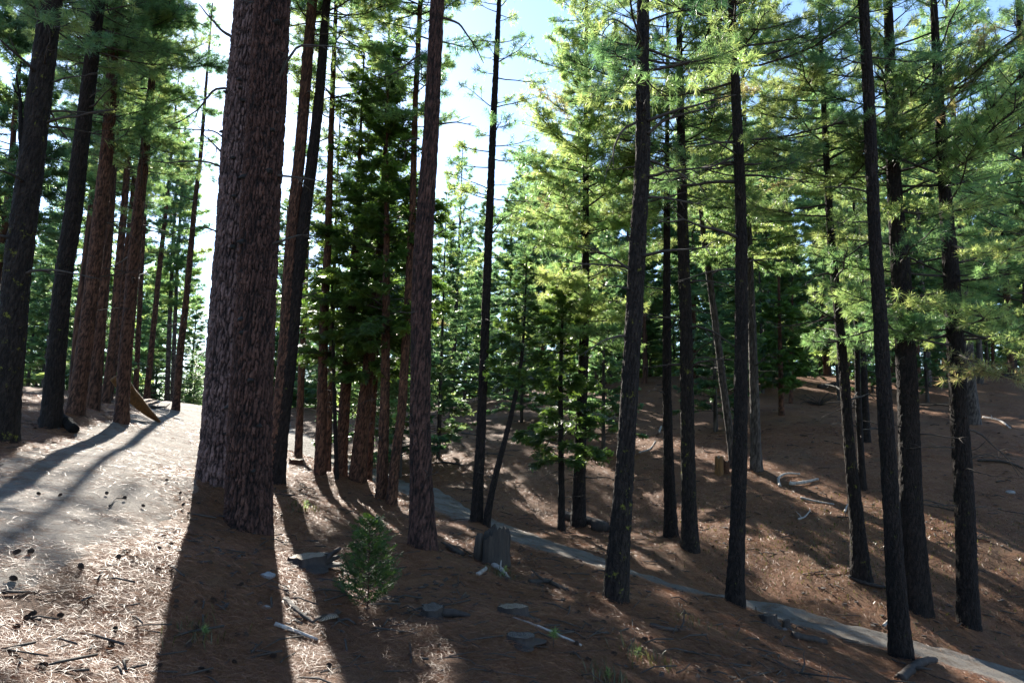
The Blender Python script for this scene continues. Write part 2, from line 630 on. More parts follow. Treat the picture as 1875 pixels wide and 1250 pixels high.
# ------------------------------------------------------------------ foliage
def needles(buf, P, D, size, tint, m, width, mi=0, spread=(12, 100)):
    """tufts of m long thin needles round direction D at points P"""
    P, D = np.asarray(P, float), unit(np.asarray(D, float))
    n = len(P)
    if n == 0:
        return
    a, b = frame(D)
    ang = np.radians(rng.uniform(spread[0], spread[1], (n, m)))
    phi = rng.uniform(0, 2 * PI, (n, m))
    d = np.cos(ang)[..., None] * D[:, None] + np.sin(ang)[..., None] * (np.cos(phi)[..., None] * a[:, None] + np.sin(phi)[..., None] * b[:, None])
    ln = np.asarray(size)[:, None] * rng.uniform(.75, 1.1, (n, m))
    w = unit(np.cross(d, rng.normal(size=(n, m, 3)))) * width * .5
    base = P[:, None] - D[:, None] * (np.asarray(size)[:, None, None] * rng.uniform(0, .7, (n, m, 1)))
    tip = base + d * ln[..., None]
    tip[..., 2] -= .12 * ln
    V = np.stack([base + w * .6, base - w * .6, base * .45 + tip * .55 - w, tip, base * .45 + tip * .55 + w], 2)
    k = np.arange(n * m)[:, None] * 5
    Q = k + np.array([[0, 1, 2, 4]])
    T = k + np.array([[4, 2, 3]])
    at = np.repeat(np.clip(np.asarray(tint)[:, None] + rng.normal(0, .04, (n, m)), 0, 1).ravel(), 5)
    buf.add(V.reshape(-1, 3), Q, T, mi, at)


def sprays(buf, P, D, size, tint, m, wid, mi=0):
    """flat drooping fans of scale-leaf twigs (cedar)"""
    P, D = np.asarray(P, float), unit(np.asarray(D, float))
    n = len(P)
    if n == 0:
        return
    side = unit(np.cross(D, np.array([0, 0, 1.0]) + rng.normal(0, .45, (n, 3))))
    size = np.asarray(size)
    f = (np.arange(m) + .5) / m
    sgn = np.where(np.arange(m) % 2 == 0, 1.0, -1.0)
    ang = np.radians(rng.uniform(20, 62, (n, m))) * sgn[None]
    st = P[:, None] + D[:, None] * (size[:, None] * f[None] * .8)[..., None]
    d = np.cos(ang)[..., None] * D[:, None] + np.sin(ang)[..., None] * side[:, None]
    d[..., 2] += rng.normal(-.12, .16, (n, m))
    ln = size[:, None] * (1.05 - .6 * f)[None] * rng.uniform(.4, .7, (n, m))
    nrm = unit(np.cross(D, side))[:, None] + rng.normal(0, .3, (n, m, 3))
    w = unit(np.cross(d, nrm)) * (wid * .5)
    tip = st + d * ln[..., None]
    mid = st + d * (ln * .5)[..., None]
    V = np.stack([st, mid - w, tip, mid + w], 2)
    k = np.arange(n * m)[:, None] * 4
    Q = k + np.array([[0, 1, 2, 3]])
    at = np.repeat(np.clip(np.asarray(tint)[:, None] + rng.normal(0, .07, (n, m)), 0, 1).ravel(), 4)
    buf.add(V.reshape(-1, 3), Q, None, mi, at)


def limb_curve(az, el0, el1, ln, n=6):
    s = np.linspace(0, 1, n)
    el = el0 + (el1 - el0) * s
    step = ln / (n - 1)
    h = np.concatenate([[0], np.cumsum(np.cos(el[:-1]) * step)])
    z = np.concatenate([[0], np.cumsum(np.sin(el[:-1]) * step)])
    azz = az + np.cumsum(rng.normal(0, .07, n))
    return np.stack([h * np.cos(azz), h * np.sin(azz), z], 1)


def pine_crown(H, R, axis_r, dens=1.0, m=26, width=.0095, tuft=.15, dead=.012, top_full=.12, gap=.0, low=.7, warm=0.0):
    """limbs and needle tufts of a pine, base at the origin, leader along +Z"""
    buf = Buf()
    nb = int(H * 11 * dens)
    TP, TD, TS, TT = [], [], [], []
    tt = np.sort(rng.uniform(0, 1, nb)) ** .95
    az = rng.uniform(0, 2 * PI)
    for t in tt:
        az += 2.4 + rng.normal(0, .5)
        prof = (low + (1 - low) * min(t / .3, 1)) * (1 - max(t - .3, 0) / .7) ** .75 + top_full * .6
        ln = R * prof * rng.uniform(.5, 1.15)
        if rng.uniform() < gap:
            continue
        el0 = math.radians(-8 + 40 * t + rng.normal(0, 9))
        el1 = el0 + math.radians(rng.uniform(5, 38))
        C = limb_curve(az, el0, el1, ln)
        C[:, 2] += t * H
        r = max(.007 + ln * .008, .006)
        V, Q, T = tube(C, np.linspace(r, r * .3, len(C)), 5)
        buf.add(V, Q, T, 1, .5)
        isdead = rng.uniform() < dead
        base_t = np.clip(rng.normal(.42 + warm, .2), 0, .84)
        k = max(3, int(ln * 8))
        for s in np.concatenate([rng.uniform(.3, .98, k), [1.0]]):
            i = min(int(s * (len(C) - 1)), len(C) - 2)
            f = s * (len(C) - 1) - i
            p = C[i] * (1 - f) + C[i + 1] * f
            d = unit(C[i + 1] - C[i])
            if s < 1:
                sd = unit(np.cross(d, [0, 0, 1])) * rng.choice([-1, 1])
                d = unit(d * rng.uniform(.4, .9) + sd * rng.uniform(.4, 1) + np.array([0, 0, rng.uniform(-.15, .45)]))
                tl = (1.05 - s) * ln * rng.uniform(.25, .6) + .1
                e = p + d * tl
                V, Q, T = tube(np.array([p, (p + e) / 2 + [0, 0, -.02], e]), [r * .4, r * .3, r * .2], 3, False)
                buf.add(V, Q, T, 1, .5)
            else:
                tl, e = .1, p
            for q in range(1 + int(tl / .17 * min(dens, 1.2))):
                TP.append(e - d * (tl * q * .27) + rng.normal(0, .03, 3))
                TD.append(d + np.array([0, 0, .25]) + rng.normal(0, .25, 3))
                TS.append(tuft * rng.uniform(.75, 1.15))
                TT.append(.95 if isdead else np.clip(base_t + rng.normal(0, .12), 0, .85))
    needles(buf, TP, TD, TS, TT, m, width)
    return buf


def cedar_crown(H, R, dens=1.0, m=22, wid=.03, spray=.33, low=1.0, droop=-18, top=.06):
    buf = Buf()
    nb = int(H * 13 * dens)
    P, D, SZ, TT = [], [], [], []
    tt = np.sort(rng.uniform(0, 1, nb))
    az = rng.uniform(0, 2 * PI)
    for t in tt:
        az += 2.4 + rng.normal(0, .6)
        ln = R * ((low + (1 - low) * min(t / .25, 1)) * (1 - t) ** .8 + top) * rng.uniform(.4, 1.18) * (1 + .5 * vnoise(np.array([az * .0 + t * H * .9]), np.array([np.floor(az % 6.28 / 2.1) * 3.7]), 61)[0])
        el0 = math.radians(rng.normal(8, 8) + 25 * t)
        el1 = el0 + math.radians(droop + rng.normal(0, 8))
        C = limb_curve(az, el0, el1, ln, 5)
        C[:, 2] += t * H
        r = .005 + ln * .007
        V, Q, T = tube(C, np.linspace(r, r * .3, len(C)), 4)
        buf.add(V, Q, T, 1, .5)
        bt = np.clip(rng.normal(.42, .2), 0, 1)
        k = max(3, int(ln * 15 * dens))
        for s in np.concatenate([rng.uniform(.22, 1, k) ** .8, [1.0]]):
            i = min(int(s * (len(C) - 1)), len(C) - 2)
            f = s * (len(C) - 1) - i
            p = C[i] * (1 - f) + C[i + 1] * f
            d = unit(C[i + 1] - C[i])
            sd = unit(np.cross(d, [0, 0, 1])) * rng.choice([-1, 1])
            P.append(p + rng.normal(0, .03, 3))
            D.append(d * rng.uniform(.4, 1) + sd * rng.uniform(0, 1) * (s < 1) + np.array([0, 0, rng.uniform(-.45, .25)]))
            SZ.append(spray * rng.uniform(.65, 1.2) * (1 if ln > .5 else max(ln / .5, .45)))
            TT.append(np.clip(bt + rng.normal(0, .12), 0, 1))
    sprays(buf, P, D, SZ, TT, m, wid)
    return buf


# ------------------------------------------------------------------ trunks
def smooth_path(P, w, step):
    s = np.concatenate([[0], np.cumsum(np.linalg.norm(np.diff(P, axis=0), axis=1))])
    t = np.arange(0, s[-1] + step, step)
    X = np.stack([np.interp(t, s, P[:, i]) for i in range(3)], 1)
    ww = np.interp(t, s, w)
    k = max(3, int(.9 / step) | 1)
    h = k // 2
    ker = np.ones(k) / k
    out = np.stack([np.convolve(np.pad(X[:, i], h, mode='reflect', reflect_type='odd'), ker, 'valid') for i in range(3)], 1)
    ww = np.convolve(np.pad(ww, h, mode='reflect', reflect_type='odd'), ker, 'valid')
    return out, ww


def trunk_mesh(name, P, R, seg, plate_w, plate_h, depth, material, seed, flare=.0):
    """bark-plated tapering trunk along P"""
    n = len(P)
    d = unit(np.gradient(P, axis=0))
    a, b = frame(np.array([0, 0, 1.0]))
    a = unit(np.broadcast_to(np.array([1.0, 0, 0]), P.shape) - d * d[:, :1])
    b = np.cross(d, a)
    th = np.arange(seg) * 2 * PI / seg
    s = np.concatenate([[0], np.cumsum(np.linalg.norm(np.diff(P, axis=0), axis=1))])
    nu = max(5, round(2 * PI * R[len(R) // 4] / plate_w))
    U = np.broadcast_to(th[None] / (2 * PI) * nu, (n, seg))
    Vv = np.broadcast_to(s[:, None] / plate_h, (n, seg))
    wob = vnoise(U * 1.3, Vv * 2.2, seed) * .5
    wob2 = vnoise(U * 4.1, Vv * 6.3, seed + 1) * .5
    fade = np.sin(np.minimum(U, nu - U) / nu * PI) ** .5
    c = cracks(U + (wob * 1.6 + wob2) * fade, Vv + wob * 1.5 + wob2, nu, seed)
    rid = 1 - np.abs(vnoise(U * 1.9, Vv * 1.5, seed + 4)) * 5 + wob2
    c = np.clip(c * (.75 + .9 * (vnoise(U * .8, Vv * .9, seed + 6) + .5)) - .55 * np.clip(rid, 0, 1) * fade, 0, 1)
    nu2 = max(4, int(round(nu / 2.4)))
    U2, V2 = U * nu2 / nu, Vv / 2.1
    c2 = cracks(U2 + (wob * 1.1 + wob2 * .6) * fade, V2 + wob + wob2 * .5, nu2, seed + 77)
    c = c * (.30 + .70 * np.clip(c2 * 2.4, 0, 1))
    fine = vnoise(U * 4, Vv * 7, seed + 3)
    lump = vnoise(np.cos(th)[None] * 1.5 + 7 + 0 * Vv, np.sin(th)[None] * 1.5 + s[:, None] * .8, seed + 9)
    root = np.exp(-s / .28)[:, None] * flare * (1 + .7 * np.cos(th * 4 + seed)[None] + .4 * np.cos(th * 7 + 2 * seed)[None])
    rr = R[:, None] * (1 + .10 * lump + root) + depth * ((c - .55) + .35 * fine)
    V = P[:, None] + rr[..., None] * (np.cos(th)[None, :, None] * a[:, None] + np.sin(th)[None, :, None] * b[:, None])
    i = np.arange(n - 1)[:, None] * seg
    j = np.arange(seg)[None]
    k = (j + 1) % seg
    Q = np.stack([i + j, i + k, i + seg + k, i + seg + j], -1).reshape(-1, 4)
    V = np.vstack([V.reshape(-1, 3), P[-1:]])
    T = np.stack([np.full(seg, len(V) - 1), (n - 1) * seg + np.arange(seg), (n - 1) * seg + (np.arange(seg) + 1) % seg], 1)
    buf = Buf()
    buf.add(V, Q, T, 0, np.concatenate([np.clip(c * 1.25, 0, 1).ravel(), [.5]]))
    return buf.mesh(name, [material], 'plate')


# dead branch shapes, shared by every trunk: unit length along +X
DEAD = []
for k in range(6):
    n = 8
    s = np.linspace(0, 1, n)
    C = np.stack([s, .10 * rng.normal() * s + np.cumsum(rng.normal(0, .018, n)), (rng.uniform(-.35, .1)) * s ** 2 + .12 * s + np.cumsum(rng.normal(0, .012, n))], 1)
    C[0] = 0
    bf = Buf()
    bf.add(*tube(C, np.linspace(.021, .005, n), 5), 0, .5)
    for q in range(2 + k % 3):
        i = rng.integers(2, n - 1)
        e = C[i] + np.array([rng.uniform(.1, .3), rng.normal(0, .16), rng.uniform(-.15, .12)])
        bf.add(*tube(np.array([C[i], (C[i] + e) / 2 + rng.normal(0, .012, 3), e]), [.008, .006, .003], 4), 0, .5)
    DEAD.append(bf.mesh('dead_branch', [DEADWOOD]))
STUB = []
for k in range(3):
    bf = Buf()
    n = 5
    C = np.stack([np.linspace(-.03, 1, n), np.zeros(n), -.2 * np.linspace(0, 1, n) ** 2], 1)
    bf.add(*tube(C, np.array([.62, .5, .36, .26, .15]) * rng.uniform(.9, 1.1, n), 8), 0, .5)
    STUB.append(bf.mesh('branch_stub', [KNOT]))


def dead_limb(parent, base, px, d, r, name='dead_branch', material=DEADWOOD, twigs=3):
    """a dead limb that follows measured image positions at the tree's own distance, swinging out in depth"""
    P = np.array([pt(x, y, d) for x, y in px])
    sw = rng.uniform(-.35, .35)
    P = P + np.linspace(0, 1, len(P))[:, None] ** 1.3 * fw[None] * sw
    P, _ = smooth_path2(P, .06)
    bf = Buf()
    n = len(P)
    P = P + np.cumsum(rng.normal(0, .004, (n, 3)), axis=0)
    bf.add(*tube(P - base, np.linspace(r, r * .25, n), 6), 0, .5)
    for q in range(twigs):
        i = rng.integers(n // 3, n - 1)
        e = P[i] + (P[-1] - P[0]) * rng.uniform(.1, .25) + rng.normal(0, .12, 3)
        bf.add(*tube(np.array([P[i], (P[i] + e) / 2 + rng.normal(0, .015, 3), e]) - base, [r * .4, r * .3, r * .12], 4), 0, .5)
    return link(name, bf.mesh(name, [material]), parent)


def smooth_path2(P, step):
    """Catmull-Rom through P"""
    Q = np.vstack([2 * P[0] - P[1], P, 2 * P[-1] - P[-2]])
    out = []
    for i in range(1, len(Q) - 2):
        m = max(2, int(np.linalg.norm(Q[i + 1] - Q[i]) / step))
        t = np.linspace(0, 1, m, endpoint=False)[:, None]
        a, b, c, e = Q[i - 1], Q[i], Q[i + 1], Q[i + 2]
        out.append(.5 * (2 * b + (c - a) * t + (2 * a - 5 * b + 4 * c - e) * t ** 2 + (3 * b - a - 3 * c + e) * t ** 3))
    out.append(P[-1:])
    return np.vstack(out), None


class Tree:
    pass


def tree(name, label, cat, pts, d, material, height=18, crown=None, dead=6, dead_y=None, dead_len=(.35, 1.1), stubs=0, fine=False, group=None, trunk_only_top=None, flare=.24, root=None):
    """pts: (image x, image y, width) from the base up.  crown: dict(kind, y = image height where it starts, R, ...)"""
    T = Tree()
    P = np.array([pt(x, y, d) for x, y, w in pts])
    w = np.array([q[2] for q in pts]) * d / F / 2
    base = P[0].copy()
    g = gz(base[0], base[1])
    base[2] = g
    dirn = unit(P[-1] - P[-2])
    P = np.vstack([P[:1] - np.array([0, 0, max(P[0, 2] - g, 0) + .3]) - 0 * dirn, P])
    w = np.concatenate([[w[0] * 1.05], w])
    if trunk_only_top is None:
        ext = max(height - (P[-1, 2] - g), .6)
        top = P[-1] + unit(dirn + np.array([0, 0, .6])) * ext
        P = np.vstack([P, top])
        w = np.concatenate([w, [max(.015, min(w[-1] * .3, .03))]])
    step = .02 if fine else (.05 if d < 20 else .09)
    X, R = smooth_path(P, w, step)
    R = np.maximum(R, .012)
    seg = 150 if fine else int(np.clip(w[1] * 2 * F / d * 1.4, 14, 56))
    T.root = root or thing(name, label, cat, base, group)
    bw = .05 if fine else .045
    me = trunk_mesh('trunk', X - base, R, seg, bw, bw * 5.2, .034 if fine else min(.016, w[1] * .11), material, int(rng.integers(1, 9999)), flare)
    T.trunk = link('trunk', me, T.root)
    T.X, T.R, T.base, T.d = X, R, base, d
    # image height of every trunk point
    rel = X - CAM
    T.py = CY - F * (rel @ up) / (rel @ fw)
    T.px = CX + F * (rel @ rt) / (rel @ fw)
    if crown:
        c = dict(crown)
        i = int(np.argmin(np.abs(T.py - c.pop('y'))))
        ti = len(X) - 1
        if 'ytop' in c:
            ti = int(np.argmin(np.abs(T.py - c.pop('ytop'))))
        ax = X[ti] - X[i]
        H = np.linalg.norm(ax)
        kind = c.pop('kind')
        if kind == 'pine':
            bf = pine_crown(H, c.pop('R'), R[i], **c)
            ms = [NEEDLE, DEADWOOD]
        else:
            bf = cedar_crown(H, c.pop('R'), **c)
            ms = [CEDARLEAF, DEADWOOD]
        o = link('crown', bf.mesh('crown', ms), T.root, X[i] - base)
        o.rotation_euler = Vector(ax).to_track_quat('Z', 'Y').to_euler()
    if dead:
        y0, y1 = dead_y or (pts[0][1] - 120, (crown or {}).get('y', 0) - 60)
        for k in range(dead):
            yy = rng.uniform(min(y0, y1), max(y0, y1))
            i = int(np.argmin(np.abs(T.py - yy)))
            az = rng.uniform(0, 2 * PI)
            q = link('dead_branch', DEAD[rng.integers(len(DEAD))], T.root, X[i] - base + np.array([math.cos(az), math.sin(az), 0]) * R[i] * .7)
            ln = rng.uniform(*dead_len)
            q.scale = (ln, ln, ln)
            q.rotation_euler = (rng.uniform(-.6, .6), rng.uniform(-.35, .25), az)
    for k in range(stubs):
        i = int(rng.uniform(.04, .33) * len(X))
        az = -PI / 2 + rng.normal(0, .9)
        q = link('branch_stub', STUB[k % 3], T.root, X[i] - base + np.array([math.cos(az), math.sin(az), 0]) * R[i] * .96)
        ln = rng.uniform(.10, .17)
        q.scale = (ln * .5, ln * .62, ln * .5)
        q.rotation_euler = (0, rng.uniform(-.2, .3), az)
    return T

# ------------------------------------------------------------------ ground, road, trail
def build_ground():
    a = np.concatenate([np.radians(np.linspace(90 - 46, 90 + 46, 900)), np.radians(np.linspace(90 + 46, 450 - 46, 130))[1:-1]])
    r = np.concatenate([[.15, .6, 1.1, 1.6], np.geomspace(2.0, 70, 400), np.geomspace(70, 600, 30)[1:]])
    A, Rr = np.meshgrid(a, r)
    X, Y = Rr * np.cos(A), Rr * np.sin(A)
    Z = ground_h(X, Y)
    n, k = A.shape
    i = np.arange(n - 1)[:, None] * k
    j = np.arange(k)[None]
    j2 = (j + 1) % k
    Q = np.stack([i + j, i + k + j, i + k + j2, i + j2], -1).reshape(-1, 4)
    bf = Buf()
    V = np.stack([X, Y, Z], -1).reshape(-1, 3)
    bf.add(V, Q, None, 0, .5)
    c = len(V)
    T = np.stack([np.zeros(k, int), np.arange(k), (np.arange(k) + 1) % k], 1)
    bf.q, bf.t = bf.q, [T[1:-1] * 0 + np.stack([np.zeros(k - 2, int), np.arange(1, k - 1), np.arange(2, k)], 1)]
    bf.mt = [np.zeros(k - 2)]
    o = link('forest_floor', bf.mesh('forest_floor', [FLOOR]))
    o['kind'] = 'structure'
    o['label'] = 'forest floor of reddish brown needles falling to a valley and rising to a hill'


def build_band(name, label, line, material, seed):
    x, y, w = line
    dx, dy = np.gradient(x), np.gradient(y)
    l = np.hypot(dx, dy)
    nx, ny = -dy / l, dx / l
    m = 33
    u = np.linspace(-1.12, 1.12, m)
    X = x[:, None] + nx[:, None] * u * w[:, None]
    Y = y[:, None] + ny[:, None] * u * w[:, None]
    s = np.cumsum(l)
    edge = np.clip((np.abs(u)[None] - .72 + .5 * vnoise(X * .9, Y * .9, seed + 2) + .35 * vnoise(X * 3.3, Y * 3.3, seed + 3)) / .4, 0, 1)
    Z = ground_h(X, Y, False) - .10 * edge ** 1.4 - .004 + .035 * edge * vnoise(X * 3.1, Y * 3.1, seed) * 2 + .02 * vnoise(X * 7, Y * 7, seed) - .02 * np.exp(-((np.abs(u)[None] - .42) / .16) ** 2)
    n = len(x)
    i = np.arange(n - 1)[:, None] * m
    j = np.arange(m - 1)[None]
    Q = np.stack([i + j, i + m + j, i + m + j + 1, i + j + 1], -1).reshape(-1, 4)[:, ::-1]
    bf = Buf()
    V = np.stack([X, Y, Z], -1).reshape(-1, 3)
    bf.add(V, Q, None, 0, .5)
    o = link(name, bf.mesh(name, [material]))
    o['kind'] = 'structure'
    o['label'] = label


build_ground()
build_band('dirt_road', 'pale dusty dirt road running away between the pines on the bank', ROAD, ROADMAT, 31)
build_band('trail', 'narrow grey dirt trail winding along the bottom of the valley', TRAIL, TRAILMAT, 32)


def litter(n, rmin, rmax, a0, a1):
    """fallen pine needles as thin bent blades lying on the ground"""
    r = np.exp(rng.uniform(math.log(rmin), math.log(rmax), n))
    a = np.radians(90 + rng.uniform(a0, a1, n))
    X, Y = r * np.cos(a), r * np.sin(a)
    q = np.minimum(dist_to(TRAIL, X, Y), dist_to(ROAD, X, Y))
    qt = dist_to(TRAIL, X, Y)
    clump = vnoise(X * 1.1, Y * 1.1, 51) + .6 * vnoise(X * 3.5, Y * 3.5, 52)
    dn = np.clip((q - .45) / .7 + .9 * vnoise(X * .8, Y * .8, 77) + .5 * vnoise(X * 2.7, Y * 2.7, 78), .10, 1)
    dn = np.where(qt < 1.05, np.minimum(dn, np.clip((qt - .62) / .45, .04, 1)), dn)
    keep = (rng.uniform(size=n) < dn) & (clump + rng.normal(0, .3, n) > -.32)
    X, Y, r, clump = X[keep], Y[keep], r[keep], clump[keep]
    n = len(X)
    q = q[keep]
    Z = np.maximum(ground_h(X, Y), np.where(q < 1.1, ground_h(X, Y, False) - .1 * np.clip((q - .72) / .4, 0, 1) ** 1.4 - .012, -99)) + rng.uniform(0.0, .022, n) + .01
    P = np.stack([X, Y, Z], 1)
    h = .15
    gx = (base_h(X + h, Y) - base_h(X - h, Y)) / (2 * h)
    gy = (base_h(X, Y + h) - base_h(X, Y - h)) / (2 * h)
    az = rng.uniform(0, 2 * PI, n)
    d = np.stack([np.cos(az), np.sin(az), gx * np.cos(az) + gy * np.sin(az) + rng.normal(.02, .16, n)], 1)
    d = unit(d)
    ln = rng.uniform(.05, .135, n) * (1 + .02 * r)
    wd = (.0007 + .00023 * r) * rng.uniform(.7, 1.3, n)
    sd = unit(np.cross(d, np.array([0, 0, 1.0]) + rng.normal(0, .55, (n, 3))))
    bend = sd * (rng.normal(0, .06, n) * ln)[:, None] + np.array([0, 0, 1.0]) * (rng.uniform(-.02, .09, n) * ln)[:, None]
    a_, c_ = P - d * (ln / 2)[:, None], P + d * (ln / 2)[:, None]
    b_ = P + bend
    w = sd * (wd / 2)[:, None]
    V = np.stack([a_ - w * .6, a_ + w * .6, b_ - w, b_ + w, c_ - w * .3, c_ + w * .3], 1)
    k = np.arange(n)[:, None] * 6
    Q = np.vstack([k + np.array([[0, 2, 3, 1]]), k + np.array([[2, 4, 5, 3]])])
    tint = np.clip(.5 + .35 * clump + rng.normal(0, .2, n), 0, 1)
    bf = Buf()
    bf.add(V.reshape(-1, 3), Q, None, 0, np.repeat(tint, 6))
    return bf


o = link('needle_litter', litter(760000, 2.8, 30, -40, 40).mesh('needle_litter', [LITTER]))
o['kind'] = 'stuff'
o['label'] = 'fallen reddish pine needles covering the forest floor'


def grass_patch(spots, name, label):
    bf = Buf()
    for (px, py, spread, n, h) in spots:
        p, d = on_ground(px, py)
        X = p[0] + rng.normal(0, spread, n)
        Y = p[1] + rng.normal(0, spread * 1.3, n)
        Z = ground_h(X, Y)
        P = np.stack([X, Y, Z], 1)
        az = rng.uniform(0, 2 * PI, n)
        e = P + np.stack([np.cos(az), np.sin(az), 0 * az], 1) * (h * rng.uniform(.2, .8, n))[:, None] + np.array([0, 0, 1]) * (h * rng.uniform(.5, 1.1, n))[:, None]
        w = np.stack([-np.sin(az), np.cos(az), 0 * az], 1) * (.0022 + .0004 * d)
        V = np.stack([P - w, P + w, (P + e) / 2 + w * .8 + [0, 0, h * .1], e, (P + e) / 2 - w * .8 + [0, 0, h * .1]], 1).reshape(-1, 3)
        k = np.arange(n)[:, None] * 5
        bf.add(V, k + np.array([[0, 1, 2, 4]]), k + np.array([[4, 2, 3]]), 0, np.repeat(rng.uniform(0, 1, n), 5))
    o = link(name, bf.mesh(name, [GRASS]))
    o['kind'] = 'stuff'
    o['label'] = label


GR = [(rng.uniform(1390, 1640), rng.uniform(930, 1060), 1.0, 130, .07) for _ in range(16)]
GR += [(rng.uniform(1120, 1330), rng.uniform(820, 1010), .8, 50, .07) for _ in range(9)]
GR += [(360, 1160, .12, 60, .12), (1175, 1200, .15, 70, .14), (920, 1050, .15, 60, .12), (555, 935, .15, 50, .12), (1265, 1140, .2, 60, .1), (1110, 1235, .1, 60, .14)]
GR += [(rng.uniform(1700, 1870), rng.uniform(930, 1050), 1.0, 90, .07) for _ in range(8)]
grass_patch(GR, 'grass', 'thin yellow green grass on the shaded hillside')

# ------------------------------------------------------------------ the pines and cedars one can tell apart
PINE = dict(kind='pine')
V_ = 0

# --- twin pines in front
twinL = tree('pine_tree', 'rear trunk of the two massive twin pines beside the road, partly hidden', 'pine tree',
             [(396, 893, 70), (401, 800, 63), (407, 700, 60), (411, 620, 58), (423, 450, 54), (435, 250, 50), (455, 0, 44)], 11.3, BARK_SKYLIT, 24,
             dict(kind='pine', y=-420, R=2.4, dens=.9), dead=0, stubs=12, fine=True, flare=.16)
twinR = tree('pine_tree', 'front trunk of the two massive twin pines, thickest bark in view', 'pine tree',
             [(454, 988, 86), (455, 930, 82), (456, 800, 76), (461, 700, 72), (465, 625, 69), (473, 450, 68), (486, 250, 65), (499, 0, 60)], 9.9, BARK_TWIN, 23,
             dict(kind='pine', y=-480, R=2.3, dens=.9), dead=0, stubs=14, fine=True, flare=.16)
for px, r in (([(425, 168), (412, 163), (392, 172), (370, 205), (335, 236)], .022), ([(430, 272), (400, 245), (365, 240), (325, 240)], .018), ([(432, 328), (408, 308), (370, 298), (320, 300), (290, 300)], .022),
              ([(430, 72), (405, 55), (375, 22), (352, -8)], .03), ([(430, 440), (400, 425), (370, 418), (325, 430)], .02), ([(415, 290), (400, 270), (380, 250)], .022), ([(440, 515), (425, 500), (410, 485)], .018),
              ([(402, 388), (392, 376), (382, 370)], .016)):
    dead_limb(twinL.root, twinL.base, px, 11.2, r)
for px, r in (([(498, 330), (510, 322), (545, 325), (580, 330), (615, 338)], .02), ([(492, 448), (515, 438), (545, 425), (575, 425)], .022), ([(505, 150), (540, 90), (580, 82), (660, 90)], .022),
              ([(512, 150), (525, 120), (540, 105)], .02), ([(500, 20), (470, 2), (430, -15)], .02)):
    dead_limb(twinR.root, twinR.base, px, 9.8, r)

# --- bank on the far side of the road
t1 = tree('pine_tree', 'stout pine with lichen streaked bark nearest the bank edge', 'pine tree',
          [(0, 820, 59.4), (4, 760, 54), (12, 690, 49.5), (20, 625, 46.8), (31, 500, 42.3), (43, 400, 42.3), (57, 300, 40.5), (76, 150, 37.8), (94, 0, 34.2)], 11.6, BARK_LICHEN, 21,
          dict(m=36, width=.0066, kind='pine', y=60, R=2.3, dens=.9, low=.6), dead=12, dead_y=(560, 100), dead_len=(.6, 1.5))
dead_limb(t1.root, t1.base, [(40, 285), (38, 240), (40, 190), (34, 145)], 11.5, .05, 'broken_side_stem', BARK_DARK, 2)
t2 = tree('pine_tree', 'slim straight pine second along the bank from the lichen streaked one', 'pine tree',
          [(93, 792, 37.8), (96, 740, 32.4), (108, 600, 29.7), (117, 500, 28.8), (133, 400, 28.8), (150, 250, 26.1), (181, 0, 19.8)], 15, BARK_DARK, 21,
          dict(m=36, width=.0066, kind='pine', y=150, R=2.2, dens=.85, low=.6), dead=9, dead_y=(500, 150))
t3 = tree('pine_tree', 'brown pine on the bank directly overlapping a redder trunk behind it', 'pine tree',
          [(136, 768, 32.4), (143, 720, 27.9), (160, 600, 25.2), (171, 500, 24.3), (183, 400, 24.3), (198, 250, 20.7), (214, 0, 15.3)], 17, BARK_RED, 21,
          dict(kind='pine', y=270, R=2.0, dens=1.15, low=.6), dead=8)
t4 = tree('pine_tree', 'redder pine half hidden behind the brown one on the bank', 'pine tree',
          [(168, 754, 26.1), (174, 700, 22.5), (182, 600, 21.6), (190, 500, 20.7), (198, 400, 19.8), (208, 250, 16.2), (217, 60, 12.6)], 21, BARK_RED, 21,
          dict(kind='pine', y=300, R=2.0, dens=1.22), dead=6)
t5 = tree('pine_tree', 'thin reddish pine crossing another behind the bank trunks', 'pine tree',
          [(193, 742, 16.2), (202, 660, 14.4), (209, 600, 13.5), (216, 500, 12.6), (226, 400, 11.7), (238, 240, 9), (246, 120, 7.2)], 26, BARK_RED, 21,
          dict(kind='pine', y=420, R=1.9, dens=1.08), dead=5)
t5b = tree('pine_tree', 'thinnest leaning reddish pine behind the bank trunks', 'pine tree',
           [(199, 736, 12.6), (213, 640, 10.8), (224, 540, 10.8), (233, 450, 9), (243, 360, 8.1), (255, 220, 6.3)], 28, BARK_RED, 20,
           dict(kind='pine', y=380, R=1.8, dens=1.08), dead=5)
t6 = tree('pine_tree', 'pine standing against the split yellow log at the road edge', 'pine tree',
          [(222, 784, 27), (224, 740, 23.4), (229, 660, 22.5), (234, 600, 21.6), (243, 500, 20.7), (252, 400, 19.8), (264, 290, 16.2), (278, 150, 11.7), (290, 0, 8.1)], 18, BARK_RED, 18.5,
          dict(kind='pine', y=330, R=1.9, dens=1.49), dead=10, dead_y=(520, 240), dead_len=(.7, 1.6))
t7 = tree('pine_tree', 'small red pine behind the yellow split log', 'pine tree',
          [(248, 729, 9.9), (252, 640, 9), (256, 560, 8.1), (262, 440, 7.2), (270, 330, 5.4)], 40, BARK_RED, 19,
          dict(kind='pine', y=420, R=2.0, dens=.8, width=.02, m=16), dead=3)
t8 = tree('pine_tree', 'small red pine leaning towards the road past the yellow split log', 'pine tree',
          [(268, 729, 10.8), (275, 660, 9.9), (281, 600, 9.9), (291, 500, 9), (300, 420, 7.2), (312, 300, 5.4)], 42, BARK_RED, 20,
          dict(kind='pine', y=470, R=2.0, dens=.8, width=.02, m=16), dead=3)
